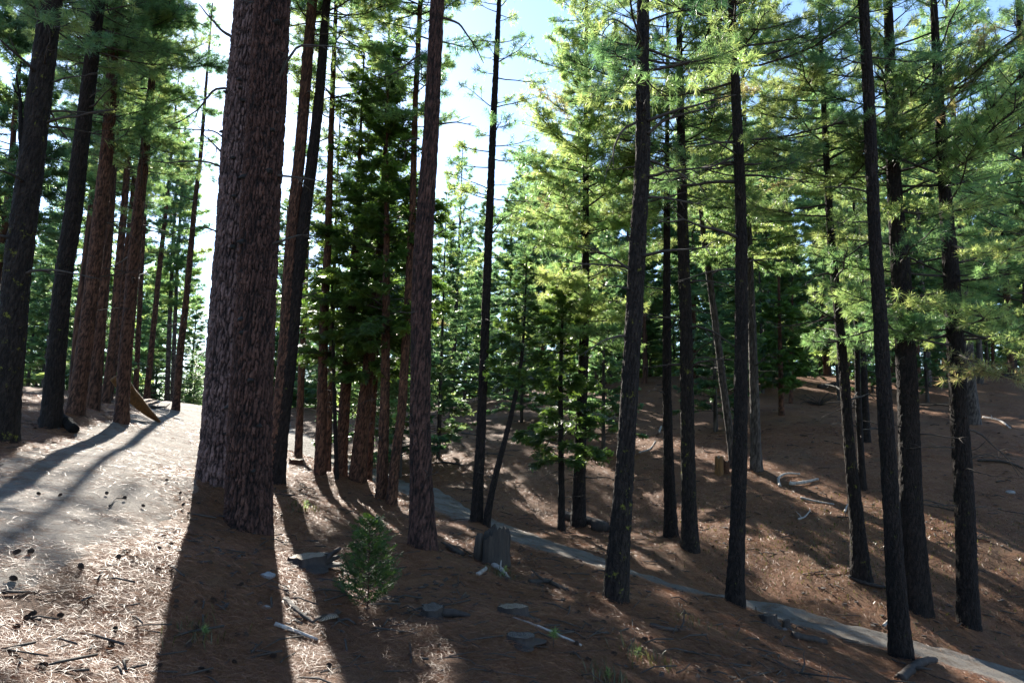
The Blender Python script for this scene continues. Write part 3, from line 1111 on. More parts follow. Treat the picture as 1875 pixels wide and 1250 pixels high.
t9 = tree('pine_tree', 'lone sunlit reddish pine on the verge of the dirt road', 'pine tree',
          [(321, 756, 15.3), (324, 720, 12.6), (330, 640, 12.6), (341, 550, 10.8), (350, 450, 9.9), (357, 370, 8.1), (367, 290, 7.2), (374, 200, 5.4)], 31, BARK_RED, 18.5,
          dict(kind='pine', y=330, R=1.1, dens=.55, width=.02, m=16), dead=9, dead_y=(600, 320), dead_len=(.6, 1.4))
for i, (px, lab, w, y) in enumerate((((306, 316), 'dim grey pine nearest the far end of the road', 9, 722), ((316, 326), 'dim grey pine just behind the lone verge pine', 8, 720), ((114, 132), 'far thin pine in the gap beside the slim bank pine', 7, 722))):
    tree('pine_tree', lab, 'pine tree', [(px[0], y, w), ((px[0] * .6 + px[1] * .4), 600, w * .85), (px[1], 460, w * .7)], 48, BARK_GREY, 20,
         dict(kind='pine', y=560, R=2.3, dens=.8, width=.03, m=12, tuft=.24), dead=0)

# --- forked pine behind the twins
fk = tree('forked_pine', 'pine forking into two tall stems right behind the twin pines', 'pine tree',
          [(504, 893, 30), (508, 800, 29), (517, 720, 28), (525, 620, 26), (531, 500, 25), (537, 400, 22), (548, 290, 20), (560, 150, 19), (572, 0, 17)], 15.1, BARK_RED, 20,
          dict(kind='pine', y=90, R=2.2, dens=.85), dead=8, dead_y=(560, 100))
tree('forked_pine', '', '', [(516, 898, 34), (521, 830, 31), (532, 740, 27), (545, 640, 24), (556, 520, 23), (566, 430, 22), (582, 310, 20), (597, 180, 17), (611, 0, 14)], 15.0, BARK_DARK, 20,
     dict(kind='pine', y=50, R=2.1, dens=.85), dead=8, dead_y=(560, 100), root=fk.root)

# --- cedar clump
tD = tree('cedar_tree', 'straight reddish cedar at the near end of the cedar clump', 'cedar tree',
          [(586, 877, 23), (587, 820, 20), (590, 720, 18), (593, 588, 16), (600, 450, 13), (606, 250, 10), (613, 60, 7)], 17.5, BARK_CEDAR, 18,
          dict(kind='pine', y=330, R=1.7, dens=.85), dead=10, dead_y=(800, 420), dead_len=(.3, .8))
tE = tree('dead_sapling', 'thin black dead stem leaning among the cedar clump', 'dead tree',
          [(617, 878, 8), (613, 760, 7), (611, 676, 6), (609, 588, 5), (607, 500, 3)], 17.3, BARK_DARK, 0, None, dead=3, dead_y=(800, 600), dead_len=(.2, .4), trunk_only_top=True)
tF = tree('cedar_tree', 'dark cedar with flared red base behind the thin dead stem', 'cedar tree',
          [(623, 879, 27), (626, 820, 21), (632, 720, 20), (641, 610, 19), (650, 480, 15), (657, 330, 8), (661, 230, 4)], 17.8, BARK_CEDAR, 11.5,
          dict(kind='cedar', y=700, R=1.5, dens=1.4, low=.7), dead=10, dead_y=(830, 620), dead_len=(.3, .9))
tG = tree('cedar_tree', 'leaning cedar with widest flared base in the clump', 'cedar tree',
          [(654, 890, 34), (658, 830, 27), (669, 720, 22), (685, 588, 19), (696, 460, 14), (704, 300, 8), (708, 180, 4)], 17.6, BARK_CEDAR, 12.5,
          dict(kind='cedar', y=690, R=1.6, dens=1.4, low=.75), dead=10, dead_y=(830, 620), dead_len=(.3, .9))
tH = tree('cedar_tree', 'tallest dark cedar with dense black green foliage in the clump', 'cedar tree',
          [(698, 921, 24), (701, 840, 20), (705, 720, 17), (707, 544, 14), (708, 400, 9), (708, 290, 4)], 16.5, BARK_CEDAR, 10.3,
          dict(kind='cedar', y=640, R=1.8, dens=1.5, low=.8), dead=10, dead_y=(850, 600), dead_len=(.3, .9))
tI = tree('cedar_tree', 'slender cedar leaning right out of the clump beside the straight pine', 'cedar tree',
          [(717, 925, 21), (723, 840, 17), (735, 764, 16), (744, 610, 15), (755, 400, 12), (760, 200, 10), (770, 0, 8)], 16.2, BARK_CEDAR, 18,
          dict(kind='pine', y=260, R=1.6, dens=1.1), dead=12, dead_y=(850, 380), dead_len=(.3, .9))
tI2 = tree('cedar_tree', 'thin cedar stem rising between the flared cedars', 'cedar tree',
           [(676, 868, 12), (682, 760, 11), (692, 640, 9), (700, 520, 6), (703, 420, 3)], 19, BARK_CEDAR, 8,
           dict(kind='cedar', y=690, R=1.0, dens=.85, low=.9), dead=5, dead_y=(830, 650), dead_len=(.3, .7))
tI3 = tree('cedar_tree', 'short pale cedar trunk behind the forked pine by the trail', 'cedar tree',
           [(546, 838, 15), (549, 760, 13), (553, 660, 12), (558, 560, 10), (564, 420, 6), (567, 330, 3)], 23, BARK_CEDAR, 13,
           dict(kind='cedar', y=640, R=1.1, dens=.8), dead=5, dead_y=(780, 640), dead_len=(.3, .7))
tI4 = tree('cedar_tree', 'thin cedar behind the straight reddish cedar', 'cedar tree',
           [(600, 866, 12), (603, 760, 11), (606, 660, 10), (610, 540, 8), (615, 400, 4)], 20, BARK_CEDAR, 11,
           dict(kind='cedar', y=620, R=1.2, dens=.9), dead=6, dead_y=(820, 640), dead_len=(.3, .7))

# --- straight pine in the middle and its neighbours
tJ = tree('pine_tree', 'straight plated pine on the slope behind the young cedar', 'pine tree',
          [(775, 1007, 54), (773, 950, 46), (770, 850, 40), (769, 764, 38), (771, 620, 37), (773, 500, 36), (779, 380, 32), (789, 250, 28), (801, 0, 25)], 10.5, BARK_TWIN, 20,
          dict(kind='pine', y=-150, R=2.0, dens=.85), dead=6, dead_y=(900, 150), dead_len=(.2, .7))
for px, r in (([(812, 33), (840, 40), (865, 68), (888, 105)], .02), ([(805, 228), (835, 228), (872, 235)], .014), ([(768, 255), (745, 255), (738, 270), (732, 290)], .014), ([(770, 100), (720, 135), (680, 140)], .016), ([(765, 570), (745, 572), (730, 568)], .01)):
    dead_limb(tJ.root, tJ.base, px, 10.4, r)
tK = tree('pine_tree', 'thin grey pine on the sunlit slope across the trail', 'pine tree',
          [(825, 783, 9), (828, 700, 8), (832, 632, 8), (837, 522, 7), (842, 420, 5), (845, 340, 2)], 34, BARK_GREY, 14,
          dict(kind='pine', y=640, R=1.5, dens=1.1, width=.02, m=16), dead=3, dead_y=(760, 650))
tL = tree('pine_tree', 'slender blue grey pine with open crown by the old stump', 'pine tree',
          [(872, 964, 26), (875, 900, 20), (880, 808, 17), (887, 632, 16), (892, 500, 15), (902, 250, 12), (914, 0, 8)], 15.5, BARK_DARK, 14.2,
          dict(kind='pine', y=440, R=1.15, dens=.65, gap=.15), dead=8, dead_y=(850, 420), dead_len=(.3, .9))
tM = tree('cedar_tree', 'thin black cedar leaning right from behind the old stump', 'cedar tree',
          [(889, 969, 15), (898, 910, 12), (912, 852, 11), (938, 755, 9), (955, 663, 7), (960, 600, 4), (962, 545, 2)], 15.3, BARK_DARK, 6.0,
          dict(kind='cedar', y=700, R=0.75, dens=1.7, low=.9, spray=.26), dead=6, dead_y=(900, 720), dead_len=(.3, .7))
tN = tree('cedar_tree', 'bushy cedar with low skirt overhanging the trail bank', 'cedar tree',
          [(1028, 949, 14), (1028, 870, 11), (1027, 808, 10), (1026, 698, 8), (1029, 600, 5), (1031, 530, 2)], 18.5, BARK_DARK, 7,
          dict(kind='cedar', y=850, R=1.25, dens=1.7, low=.9), dead=3, dead_y=(940, 860), dead_len=(.3, .7))
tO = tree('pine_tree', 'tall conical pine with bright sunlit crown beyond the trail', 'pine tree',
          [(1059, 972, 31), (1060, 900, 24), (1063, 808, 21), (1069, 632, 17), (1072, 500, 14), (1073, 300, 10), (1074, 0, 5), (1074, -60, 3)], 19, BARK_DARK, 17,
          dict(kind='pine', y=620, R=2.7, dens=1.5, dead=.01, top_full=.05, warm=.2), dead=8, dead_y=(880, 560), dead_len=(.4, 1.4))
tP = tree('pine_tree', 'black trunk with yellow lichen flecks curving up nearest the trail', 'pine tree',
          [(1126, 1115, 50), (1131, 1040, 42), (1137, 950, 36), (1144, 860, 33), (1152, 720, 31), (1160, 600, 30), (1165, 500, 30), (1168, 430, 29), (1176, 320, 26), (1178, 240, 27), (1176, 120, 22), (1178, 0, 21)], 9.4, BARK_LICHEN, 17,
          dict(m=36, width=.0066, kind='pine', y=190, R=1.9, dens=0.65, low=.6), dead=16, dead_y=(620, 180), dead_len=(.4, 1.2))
for px, r in (([(1185, 220), (1240, 205), (1290, 195), (1335, 190)], .024), ([(1187, 245), (1215, 220), (1265, 205), (1335, 188)], .024), ([(1165, 225), (1140, 240), (1122, 275), (1120, 310)], .022), ([(1188, 130), (1230, 125), (1290, 120), (1335, 112)], .022),
              ([(1160, 125), (1125, 110), (1105, 60), (1140, 20)], .016), ([(1165, 60), (1125, 40), (1100, 55)], .014)):
    dead_limb(tP.root, tP.base, px, 9.3, r)
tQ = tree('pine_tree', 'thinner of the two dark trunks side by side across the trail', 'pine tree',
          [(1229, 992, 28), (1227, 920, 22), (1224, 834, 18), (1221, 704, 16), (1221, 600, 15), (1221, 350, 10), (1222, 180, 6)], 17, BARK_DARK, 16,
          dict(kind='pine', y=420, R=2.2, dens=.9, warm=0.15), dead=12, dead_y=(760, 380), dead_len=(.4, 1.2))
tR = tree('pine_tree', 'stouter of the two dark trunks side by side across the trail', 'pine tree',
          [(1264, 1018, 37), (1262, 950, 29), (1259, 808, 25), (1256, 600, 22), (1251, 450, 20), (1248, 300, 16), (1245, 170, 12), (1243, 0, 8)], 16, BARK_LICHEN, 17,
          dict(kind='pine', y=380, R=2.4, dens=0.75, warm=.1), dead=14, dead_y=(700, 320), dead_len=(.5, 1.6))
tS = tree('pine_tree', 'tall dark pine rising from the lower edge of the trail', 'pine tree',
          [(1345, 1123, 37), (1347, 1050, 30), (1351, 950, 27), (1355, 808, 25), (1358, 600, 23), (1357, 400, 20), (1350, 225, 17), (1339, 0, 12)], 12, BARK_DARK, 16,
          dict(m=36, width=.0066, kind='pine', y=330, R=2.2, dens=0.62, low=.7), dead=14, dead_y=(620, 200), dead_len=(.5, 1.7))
tT = tree('leaning_pine', 'grey dead looking pine leaning left behind the hillside stump', 'pine tree',
          [(1343, 850, 16), (1337, 800, 14), (1324, 704, 13), (1311, 600, 12), (1299, 510, 11), (1287, 425, 9)], 23, BARK_GREY, 10,
          dict(kind='pine', y=470, R=1.2, dens=.8), dead=6, dead_y=(720, 500), dead_len=(.4, 1.0))
tU = tree('pine_tree', 'pale grey pine standing just behind the tall dark trailside pine', 'pine tree',
          [(1386, 873, 26), (1384, 820, 19), (1381, 704, 16), (1377, 600, 14), (1372, 450, 11), (1366, 300, 8)], 22, BARK_GREY, 17,
          dict(kind='pine', y=480, R=2.9, dens=1.1, width=.016, warm=.2), dead=8, dead_y=(700, 500), dead_len=(.4, 1.2))
tV = tree('cedar_tree', 'small bright green cedar high on the hillside', 'cedar tree',
          [(1431, 760, 11), (1430, 700, 9), (1428, 620, 7), (1426, 520, 4), (1425, 440, 2)], 30, BARK_CEDAR, 9,
          dict(kind='cedar', y=712, R=1.25, dens=1.3, wid=.045), dead=2, dead_y=(750, 700), dead_len=(.3, .6))
tV2 = tree('cedar_tree', 'thin cedar beside the small bright green one on the hillside', 'cedar tree',
           [(1448, 727, 8), (1449, 660, 7), (1450, 580, 5), (1451, 500, 2)], 34, BARK_CEDAR, 8,
           dict(kind='cedar', y=690, R=1.0, dens=1.2, wid=.045), dead=0)
tW = tree('pine_tree', 'pine leaning left with lichen hung twigs on the grassy hillside', 'pine tree',
          [(1577, 1066, 38), (1573, 1000, 28), (1566, 920, 23), (1556, 834, 19), (1547, 700, 17), (1538, 600, 15), (1522, 450, 13), (1512, 275, 10), (1504, 100, 7)], 14.5, BARK_LICHEN, 13,
          dict(m=36, width=.0066, kind='pine', y=430, R=2.5, dens=.85, warm=.2), dead=18, dead_y=(760, 430), dead_len=(.5, 1.4))
tX = tree('pine_tree', 'short dark stem behind the lichen hung leaning pine', 'pine tree',
          [(1580, 896, 14), (1576, 830, 12), (1572, 756, 11), (1570, 678, 10), (1568, 560, 8), (1565, 420, 5)], 20, BARK_DARK, 11,
          dict(kind='pine', y=690, R=1.3, dens=.9), dead=8, dead_y=(800, 680), dead_len=(.4, 1.0))
tX2 = tree('pine_tree', 'second short stem farther up behind the lichen hung pine', 'pine tree',
           [(1587, 802, 14), (1584, 740, 12), (1582, 678, 11), (1579, 560, 8), (1576, 430, 5)], 25, BARK_DARK, 12,
           dict(kind='pine', y=660, R=1.5, dens=.9), dead=6, dead_y=(760, 660), dead_len=(.4, 1.0))
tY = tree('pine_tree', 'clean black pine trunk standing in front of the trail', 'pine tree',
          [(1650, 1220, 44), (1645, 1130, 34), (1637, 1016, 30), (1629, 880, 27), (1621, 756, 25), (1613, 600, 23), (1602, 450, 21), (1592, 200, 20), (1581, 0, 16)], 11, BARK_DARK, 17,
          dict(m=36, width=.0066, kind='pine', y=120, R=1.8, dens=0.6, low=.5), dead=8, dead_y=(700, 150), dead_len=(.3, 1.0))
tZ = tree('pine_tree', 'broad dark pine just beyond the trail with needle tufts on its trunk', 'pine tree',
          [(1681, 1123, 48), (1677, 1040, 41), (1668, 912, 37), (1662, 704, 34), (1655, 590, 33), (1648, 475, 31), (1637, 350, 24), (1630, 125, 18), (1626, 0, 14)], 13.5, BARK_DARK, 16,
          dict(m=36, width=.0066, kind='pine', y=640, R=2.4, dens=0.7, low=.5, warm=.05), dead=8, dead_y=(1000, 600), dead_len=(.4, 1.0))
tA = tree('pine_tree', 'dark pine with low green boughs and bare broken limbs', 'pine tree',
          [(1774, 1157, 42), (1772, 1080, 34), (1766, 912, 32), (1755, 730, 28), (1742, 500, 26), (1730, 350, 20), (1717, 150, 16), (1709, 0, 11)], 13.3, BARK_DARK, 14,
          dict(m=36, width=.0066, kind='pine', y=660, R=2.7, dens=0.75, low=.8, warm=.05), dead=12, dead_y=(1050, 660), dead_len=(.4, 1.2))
for px, r in (([(1765, 785), (1795, 795), (1825, 822), (1850, 845), (1868, 872)], .02), ([(1768, 845), (1795, 830), (1830, 840)], .014), ([(1765, 830), (1790, 815), (1800, 790)], .012), ([(1768, 945), (1785, 938), (1800, 940)], .012)):
    dead_limb(tA.root, tA.base, px, 13.2, r)
tB = tree('pine_tree', 'blue grey pine on the hillside behind the one with broken limbs', 'pine tree',
          [(1782, 785, 29), (1779, 740, 22), (1775, 690, 19), (1767, 560, 16), (1758, 430, 13), (1748, 250, 9)], 27, BARK_GREY, 19,
          dict(kind='pine', y=500, R=2.8, dens=0.75, width=.018, m=18, warm=.1), dead=8, dead_y=(700, 500), dead_len=(.5, 1.2))
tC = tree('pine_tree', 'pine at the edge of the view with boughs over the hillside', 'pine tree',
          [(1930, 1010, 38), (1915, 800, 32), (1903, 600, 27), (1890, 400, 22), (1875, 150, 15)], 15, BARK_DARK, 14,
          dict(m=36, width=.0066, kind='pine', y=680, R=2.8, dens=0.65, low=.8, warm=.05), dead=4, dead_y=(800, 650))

# ------------------------------------------------------------------ trees farther off, each one an object, built from a few shapes
def far_pine(H, R, start, rad):
    bf = pine_crown(H - start, R, .1, dens=1.05, m=17, width=.026, tuft=.22, dead=.01, gap=.1, warm=.0)
    n = int(H / .5)
    s = np.linspace(-.5, H - .2, n)
    X = np.stack([.05 * np.sin(s * .6), .05 * np.cos(s * .45), s], 1)
    tm = trunk_mesh('trunk', X, np.maximum(rad * (1 - np.linspace(0, 1, n) * .85), .03), 12, .1, .3, .012, BARK_RED if R > 2.3 else BARK_GREY, int(rng.integers(999)), .1)
    return tm, bf.mesh('crown', [FIRLEAF, DEADWOOD]), start


def far_fir(H, R, start, rad):
    bf = cedar_crown(H - start, R, dens=1.0, m=15, wid=.06, spray=.42, low=1.0, droop=-14)
    n = int(H / .5)
    s = np.linspace(-.5, H - .2, n)
    X = np.stack([0 * s, 0 * s, s], 1)
    tm = trunk_mesh('trunk', X, np.maximum(rad * (1 - np.linspace(0, 1, n) * .9), .02), 10, .1, .3, .01, BARK_GREY, int(rng.integers(999)), .1)
    return tm, bf.mesh('crown', [FIRLEAF, DEADWOOD]), start


FAR_PINE = [far_pine(20, 2.2, 8.5, .2), far_pine(22, 2.4, 9.5, .22), far_pine(18, 2.0, 6.5, .18), far_pine(19, 2.6, 5.0, .2)]
FAR_FIR = [far_fir(13, 2.0, .8, .14), far_fir(16, 2.2, 1.2, .16), far_fir(9, 1.6, .5, .1)]


def far_tree(proto, name, label, cat, x, y, sc, group=None, sxy=1.0):
    tm, cm, start = proto
    root = thing(name, label, cat, (x, y, gz(x, y) - .05), group, rng.uniform(0, 2 * PI))
    root.scale = (sc * sxy, sc * sxy, sc)
    link('trunk', tm, root)
    c = link('crown', cm, root, (0, 0, start))
    return root


def far_at(proto, name, label, cat, px, d, sc, group=None, sxy=1.0):
    p = pt(px, 760, d)
    return far_tree(proto, name, label, cat, p[0], p[1], sc, group, sxy)


# ones that stand out
far_at(FAR_FIR[1], 'fir_tree', 'teal spired fir in the gap past the lichen streaked trunk', 'fir tree', 74, 40, .85)
far_at(FAR_FIR[0], 'fir_tree', 'bushy teal fir behind the slim bank pine', 'fir tree', 150, 36, .95)
far_at(FAR_FIR[0], 'fir_tree', 'small pale fir at the sunlit strip past the bank', 'fir tree', 45, 42, .75)
far_at(FAR_FIR[2], 'fir_tree', 'low green fir beside the far end of the road', 'fir tree', 352, 58, .55, None, 1.3)
far_at(FAR_FIR[1], 'fir_tree', 'tall dark fir closing the far end of the road', 'fir tree', 345, 72, .9, None, 1.2)
far_at(FAR_FIR[1], 'cedar_tree', 'dark cedar mass filling the gap right of the plated pine', 'cedar tree', 805, 27, .68, None, .9)
far_at(FAR_FIR[0], 'cedar_tree', 'dark cedar behind the tallest cedar of the clump', 'cedar tree', 735, 24, .78, None, .9)
far_at(FAR_FIR[0], 'cedar_tree', 'shaded cedar behind the leaning clump cedars', 'cedar tree', 665, 27, .85)
far_at(FAR_FIR[1], 'cedar_tree', 'back cedar whose spire tops the dark clump', 'cedar tree', 700, 30, .95)
far_at(FAR_FIR[0], 'cedar_tree', 'cedar behind the thin grey pine across the trail', 'cedar tree', 850, 42, .85, None, 1.1)
far_at(FAR_FIR[1], 'cedar_tree', 'broad green cedar behind the lichen flecked black trunk', 'cedar tree', 1105, 26, .62, None, .85)
far_at(FAR_FIR[0], 'cedar_tree', 'round green cedar behind the bright conical pine', 'cedar tree', 1045, 31, .75, None, .95)
far_at(FAR_FIR[0], 'cedar_tree', 'pale green cedar behind the thin leaning cedar', 'cedar tree', 955, 34, .72, None, .95)
far_at(FAR_FIR[1], 'cedar_tree', 'dark cedar behind the grey leaning pine', 'cedar tree', 1310, 29, .62, None, 1.0)
far_at(FAR_FIR[0], 'cedar_tree', 'green cedar behind the pale grey pine', 'cedar tree', 1398, 37, .78, None, 1.0)
far_at(FAR_FIR[1], 'cedar_tree', 'shaded cedar between the broad dark pine and the blue grey one', 'cedar tree', 1700, 33, .55, None, 1.0)
far_at(FAR_FIR[2], 'cedar_tree', 'low cedar bush behind the two short stems', 'cedar tree', 1600, 36, .75, None, 1.0)

far_at(FAR_PINE[3], 'pine_tree', 'leafy pine at the picture border past the lichen streaked trunk', 'pine tree', -35, 25, .95)
far_at(FAR_PINE[1], 'pine_tree', 'tall pine whose crown fills the gap past the second bank pine', 'pine tree', 128, 33, 1.0)


# the wood beyond: every tree an object
ZONES = [  # image x range, distance range, count, fir share, group, label pine, label fir
    (-120, 330, 34, 95, 42, .5, 'far trees beyond the bank', 'distant pine in the wood beyond the bank', 'distant fir in the wood beyond the bank'),
    (400, 860, 40, 100, 30, .5, 'far trees behind the cedar clump', 'distant pine behind the cedar clump', 'distant fir behind the cedar clump'),
    (860, 1420, 38, 100, 92, .45, 'far trees behind the sunlit conical pine', 'distant pine on the slope behind the sunlit conical pine', 'distant fir on the slope behind the sunlit conical pine'),
    (1420, 2000, 32, 90, 96, .15, 'far pines along the hill crest', 'slim pine among many along the hill crest', 'small fir among the pines along the hill crest'),
]
taken = [np.array([o.location.x, o.location.y]) for o in COL.objects if o.type == 'EMPTY']
ZONES += [
    (-150, 345, 60, 100, 34, 1.0, 'low far trees beyond the bank', '', 'low fir filling the far wood beyond the bank'),
    (345, 470, 74, 110, 16, .8, 'far trees closing the end of the road', 'distant pine closing the end of the road', 'distant fir closing the end of the road'),
    (470, 1000, 50, 95, 56, 1.0, 'low far trees between the cedar trunks', '', 'low fir filling the gaps between the cedar trunks'),
    (1000, 1460, 50, 95, 54, 1.0, 'low far trees on the sunlit slope top', '', 'low fir filling the top of the slope behind the two dark trunks'),
    (1460, 1950, 55, 90, 22, 1.0, 'low far firs on the hill crest', '', 'low fir between slim pines at the hill crest'),
]
for x0, x1, d0, d1, n, share, grp, lp, lf in ZONES:
    k = tries = 0
    while k < n and tries < n * 40:
        tries += 1
        px = rng.uniform(x0, x1)
        d = math.sqrt(rng.uniform(d0 ** 2, d1 ** 2))
        low = 'low' in grp
        if 325 < px < 440 and d < 68:
            continue
        p = pt(px, 760, d)
        if min(np.hypot(*(q - p[:2])) for q in taken) < (2.2 + d * .012) * (.6 if low else 1) or float(dist_to(ROAD, p[:1], p[1:2])[0]) < 1.6 or float(dist_to(TRAIL, p[:1], p[1:2])[0]) < 1.6:
            continue
        taken.append(p[:2])
        k += 1
        if rng.uniform() < share:
            far_tree(FAR_FIR[2 if low else rng.integers(3)], 'fir_tree', lf, 'fir tree', p[0], p[1], rng.uniform(.65, 1.05) * (.9 if low else 1), grp, rng.uniform(.9, 1.2) * (1.2 if low else 1))
        else:
            far_tree(FAR_PINE[rng.integers(4)], 'pine_tree', lp, 'pine tree', p[0], p[1], rng.uniform(.75, 1.05), grp, rng.uniform(.85, 1.15))

# ------------------------------------------------------------------ stumps, logs, sticks, cones and seedlings
def stump(label, px, py, wpx, h, top, body=WEATHERED, jag=0.0, name='tree_stump', spur=None, d=None, roots=.6):
    p, dd = on_ground(px, py)
    r = wpx * dd / F / 2
    root = thing(name, label, 'tree stump', p)
    seg, n = 44, 14
    th = np.arange(seg) * 2 * PI / seg
    s = np.linspace(-.1, 1, n)
    sd = int(rng.integers(1, 999))
    lump = vnoise(np.cos(th) * 2 + 5, np.sin(th) * 2 + 5, sd) * .42 + vnoise(np.cos(th) * 6 + 9, np.sin(th) * 6 + 9, sd + 1) * .18
    tip = 1 + jag * (vnoise(th * 1.6, th * 0, sd + 2) * 1.6 + .5 * vnoise(th * 5, th * 0 + 3, sd + 3) + .35 * vnoise(th * 11, th * 0 + 3, sd + 5)) * 1.3
    tip = tip + (0 if jag else .08 * np.cos(th + rng.uniform(0, 6.28)) + .12 * vnoise(th * 3, th * 0, sd + 7))
    tip[-3:] = tip[-3:] * .5 + tip[:3].mean() * .5
    rr = r * (.92 + lump[None] * (.8 + .4 * s[:, None]) + roots * np.exp(-np.maximum(s[:, None], 0) * 5) * (1 + .7 * np.cos(4 * th + sd)[None]))
    grain = .04 * r * vnoise(th[None] * 12 + 0 * s[:, None], s[:, None] * 2, sd + 4) * 2
    rr = rr + grain
    Z = s[:, None] * h * tip[None]
    V = np.stack([rr * np.cos(th), rr * np.sin(th), Z], -1).reshape(-1, 3)
    i = np.arange(n - 1)[:, None] * seg
    j = np.arange(seg)[None]
    k = (j + 1) % seg
    Q = np.stack([i + j, i + k, i + seg + k, i + seg + j], -1).reshape(-1, 4)
    bf = Buf()
    bf.add(V, Q, None, 0, .6)
    link('bark_wall' if jag == 0 else 'splintered_wall', bf.mesh('bark_wall', [body], 'plate'), root)
    rim = np.stack([rr[-1] * np.cos(th), rr[-1] * np.sin(th), Z[-1] - .003], -1)
    m = 7
    f = np.linspace(1, .0, m + 1)[:-1]
    drop = jag * h * .75
    V = np.vstack([np.stack([rim[:, 0] * q, rim[:, 1] * q, rim[:, 2] * (q ** 3 if jag else q) + (1 - (q ** 3 if jag else q)) * (h - drop) + rng.normal(0, .0045 * (1 + jag * 4), seg) * (q < 1)], -1) for q in f] + [np.array([[0, 0, h - drop]])])
    i = np.arange(m - 1)[:, None] * seg
    Q = np.stack([i + j, i + k, i + seg + k, i + seg + j], -1).reshape(-1, 4)
    c = len(V) - 1
    T = np.stack([np.full(seg, c), (m - 1) * seg + np.arange(seg), (m - 1) * seg + (np.arange(seg) + 1) % seg], 1)
    bf = Buf()
    bf.add(V, Q, T, 0, .6)
    link('cut_face' if jag == 0 else 'hollow_top', bf.mesh('cut_face', [top]), root)
    for (x1, y1, z1, rr0) in spur or ():
        a = np.array([r * .75 * np.sign(x1 or 1), -.02, .05])
        e = np.array([x1, y1, z1])
        P, _ = smooth_path2(np.array([a, (a + e) / 2 + rng.normal(0, .025, 3), e]), .04)
        V, Q, T = tube(P, np.linspace(rr0, rr0 * .45, len(P)) * (1 + rng.normal(0, .1, len(P))), 9)
        bf = Buf()
        bf.add(V, Q, T, 0, .5)
        link('root_spur', bf.mesh('root_spur', [CHARRED]), root)
    return root, p, dd, r


stump('low wide stump with tan sawn top and charred root beside the young cedar', 563, 1032, 68, .14, CUT_TAN, CHARRED, spur=[(.42, -.05, .24, .045), (.38, .1, .12, .05)])
rt_, p_, d_, r_ = stump('tall weathered broken stump with splintered top by the trail', 906, 1034, 52, .47, WEATHERED, WEATHERED, jag=.3, roots=.12)
bf = Buf()
V, Q, T = tube(np.array([[-.27, .05, -.05], [-.275, .05, .2], [-.26, .06, .42], [-.265, .06, .5]]), np.array([.085, .085, .08, .05]), 8)
bf.add(V * np.array([1, .55, 1]), Q, T, 0, .5)
link('split_slab', bf.mesh('split_slab', [WEATHERED]), rt_)
stump('grey topped round stump with dark root reaching sideways', 790, 1132, 46, .12, CUT_GREY, CHARRED, spur=[(.42, -.02, .03, .05)])
stump('low stump with dark tan top at the end of the long white stick', 937, 1133, 58, .12, CUT_TAN, CHARRED)
stump('flattest stump almost sunk in the needles below the long white stick', 950, 1192, 52, .07, CUT_GREY, CHARRED)
stump('short yellowish post stump on the hillside by the leaning grey pine', 1317, 868, 14, .55, CUT_TAN, YELLOWWOOD, jag=.12, roots=.15)
stump('thin split stump touching the yellowish post stump', 1329, 867, 12, .42, CUT_TAN, BARK_CEDAR, jag=.15, roots=.15)
stump('small charred stump on the lower lip of the trail', 1408, 1150, 30, .16, CUT_GREY, CHARRED)
stump('smallest charred stump beside another on the lip of the trail', 1440, 1158, 13, .14, CUT_GREY, CHARRED)
stump('sunlit low stump at the foot of the short pale cedar', 541, 852, 24, .2, CUT_TAN, BARK_CEDAR)


def log(name, label, cat, px, r, material, taper=.6, lift=.6, seg=10, twigs=0, flat=1.0, ds=None):
    P = np.array([on_ground(*q)[0] for q in px])
    P[:, 2] += r * lift
    if len(px) > 2:
        P[1:-1, 2] += rng.uniform(0, r * .6, len(px) - 2)
    X, _ = smooth_path2(P, max(.05, r * .7))
    base = X[0].copy()
    n = len(X)
    R = np.linspace(r, r * taper, n) * (1 + rng.normal(0, .05, n))
    V, Q, T = tube(X - base, R, seg)
    V = V + rng.normal(0, r * .07, V.shape)
    if flat != 1.0:
        c = np.repeat(X - base, seg, 0)
        V[:n * seg, 2] = c[:, 2] + (V[:n * seg, 2] - c[:, 2]) * flat
    bf = Buf()
    bf.add(V, Q, T, 0, .5)
    for k in range(twigs):
        i = rng.integers(1, n - 1)
        e = X[i] - base + np.array([rng.normal(0, .18), rng.normal(0, .18), rng.uniform(.02, .2)])
        bf.add(*tube(np.array([X[i] - base, (X[i] - base + e) / 2 + rng.normal(0, .02, 3), e]), [r * .5, r * .35, r * .15], 5), 0, .5)
    o = link(name, bf.mesh(name, [material]), None, base)
    return tag(o, label, cat)


log('stick', 'long straight white stick lying below the dark tan stump', 'stick', [(915, 1132), (985, 1158), (1065, 1183)], .022, BLEACHED, .5)
log('driftwood', 'weathered grey split branch lying on open needles right of the broken stump', 'branch', [(970, 1062), (1003, 1068), (1040, 1083)], .05, WEATHERED, .5, twigs=2)
log('wood_chunk', 'short bleached wood chunk at the foot of the broken stump', 'wood piece', [(876, 1050), (890, 1040)], .035, BLEACHED, .8)
log('wood_chunk', 'bleached splintered wood piece lying in front of the broken stump', 'wood piece', [(903, 1036), (918, 1044), (930, 1052)], .045, BLEACHED, .6, twigs=1)
log('wood_slab', 'greyish split wood slab beside the straight plated pine', 'wood piece', [(820, 1004), (848, 1018)], .075, WEATHERED, .8, flat=.5, twigs=2)
log('wood_slab', 'pale split slab lying across the shadow edge near the young cedar', 'wood piece', [(522, 1102), (545, 1122), (578, 1140)], .035, WEATHERED, .5, flat=.5)
log('stick', 'pale stick in the shade under the split slab', 'stick', [(503, 1146), (540, 1155), (582, 1164)], .02, BLEACHED, .6)
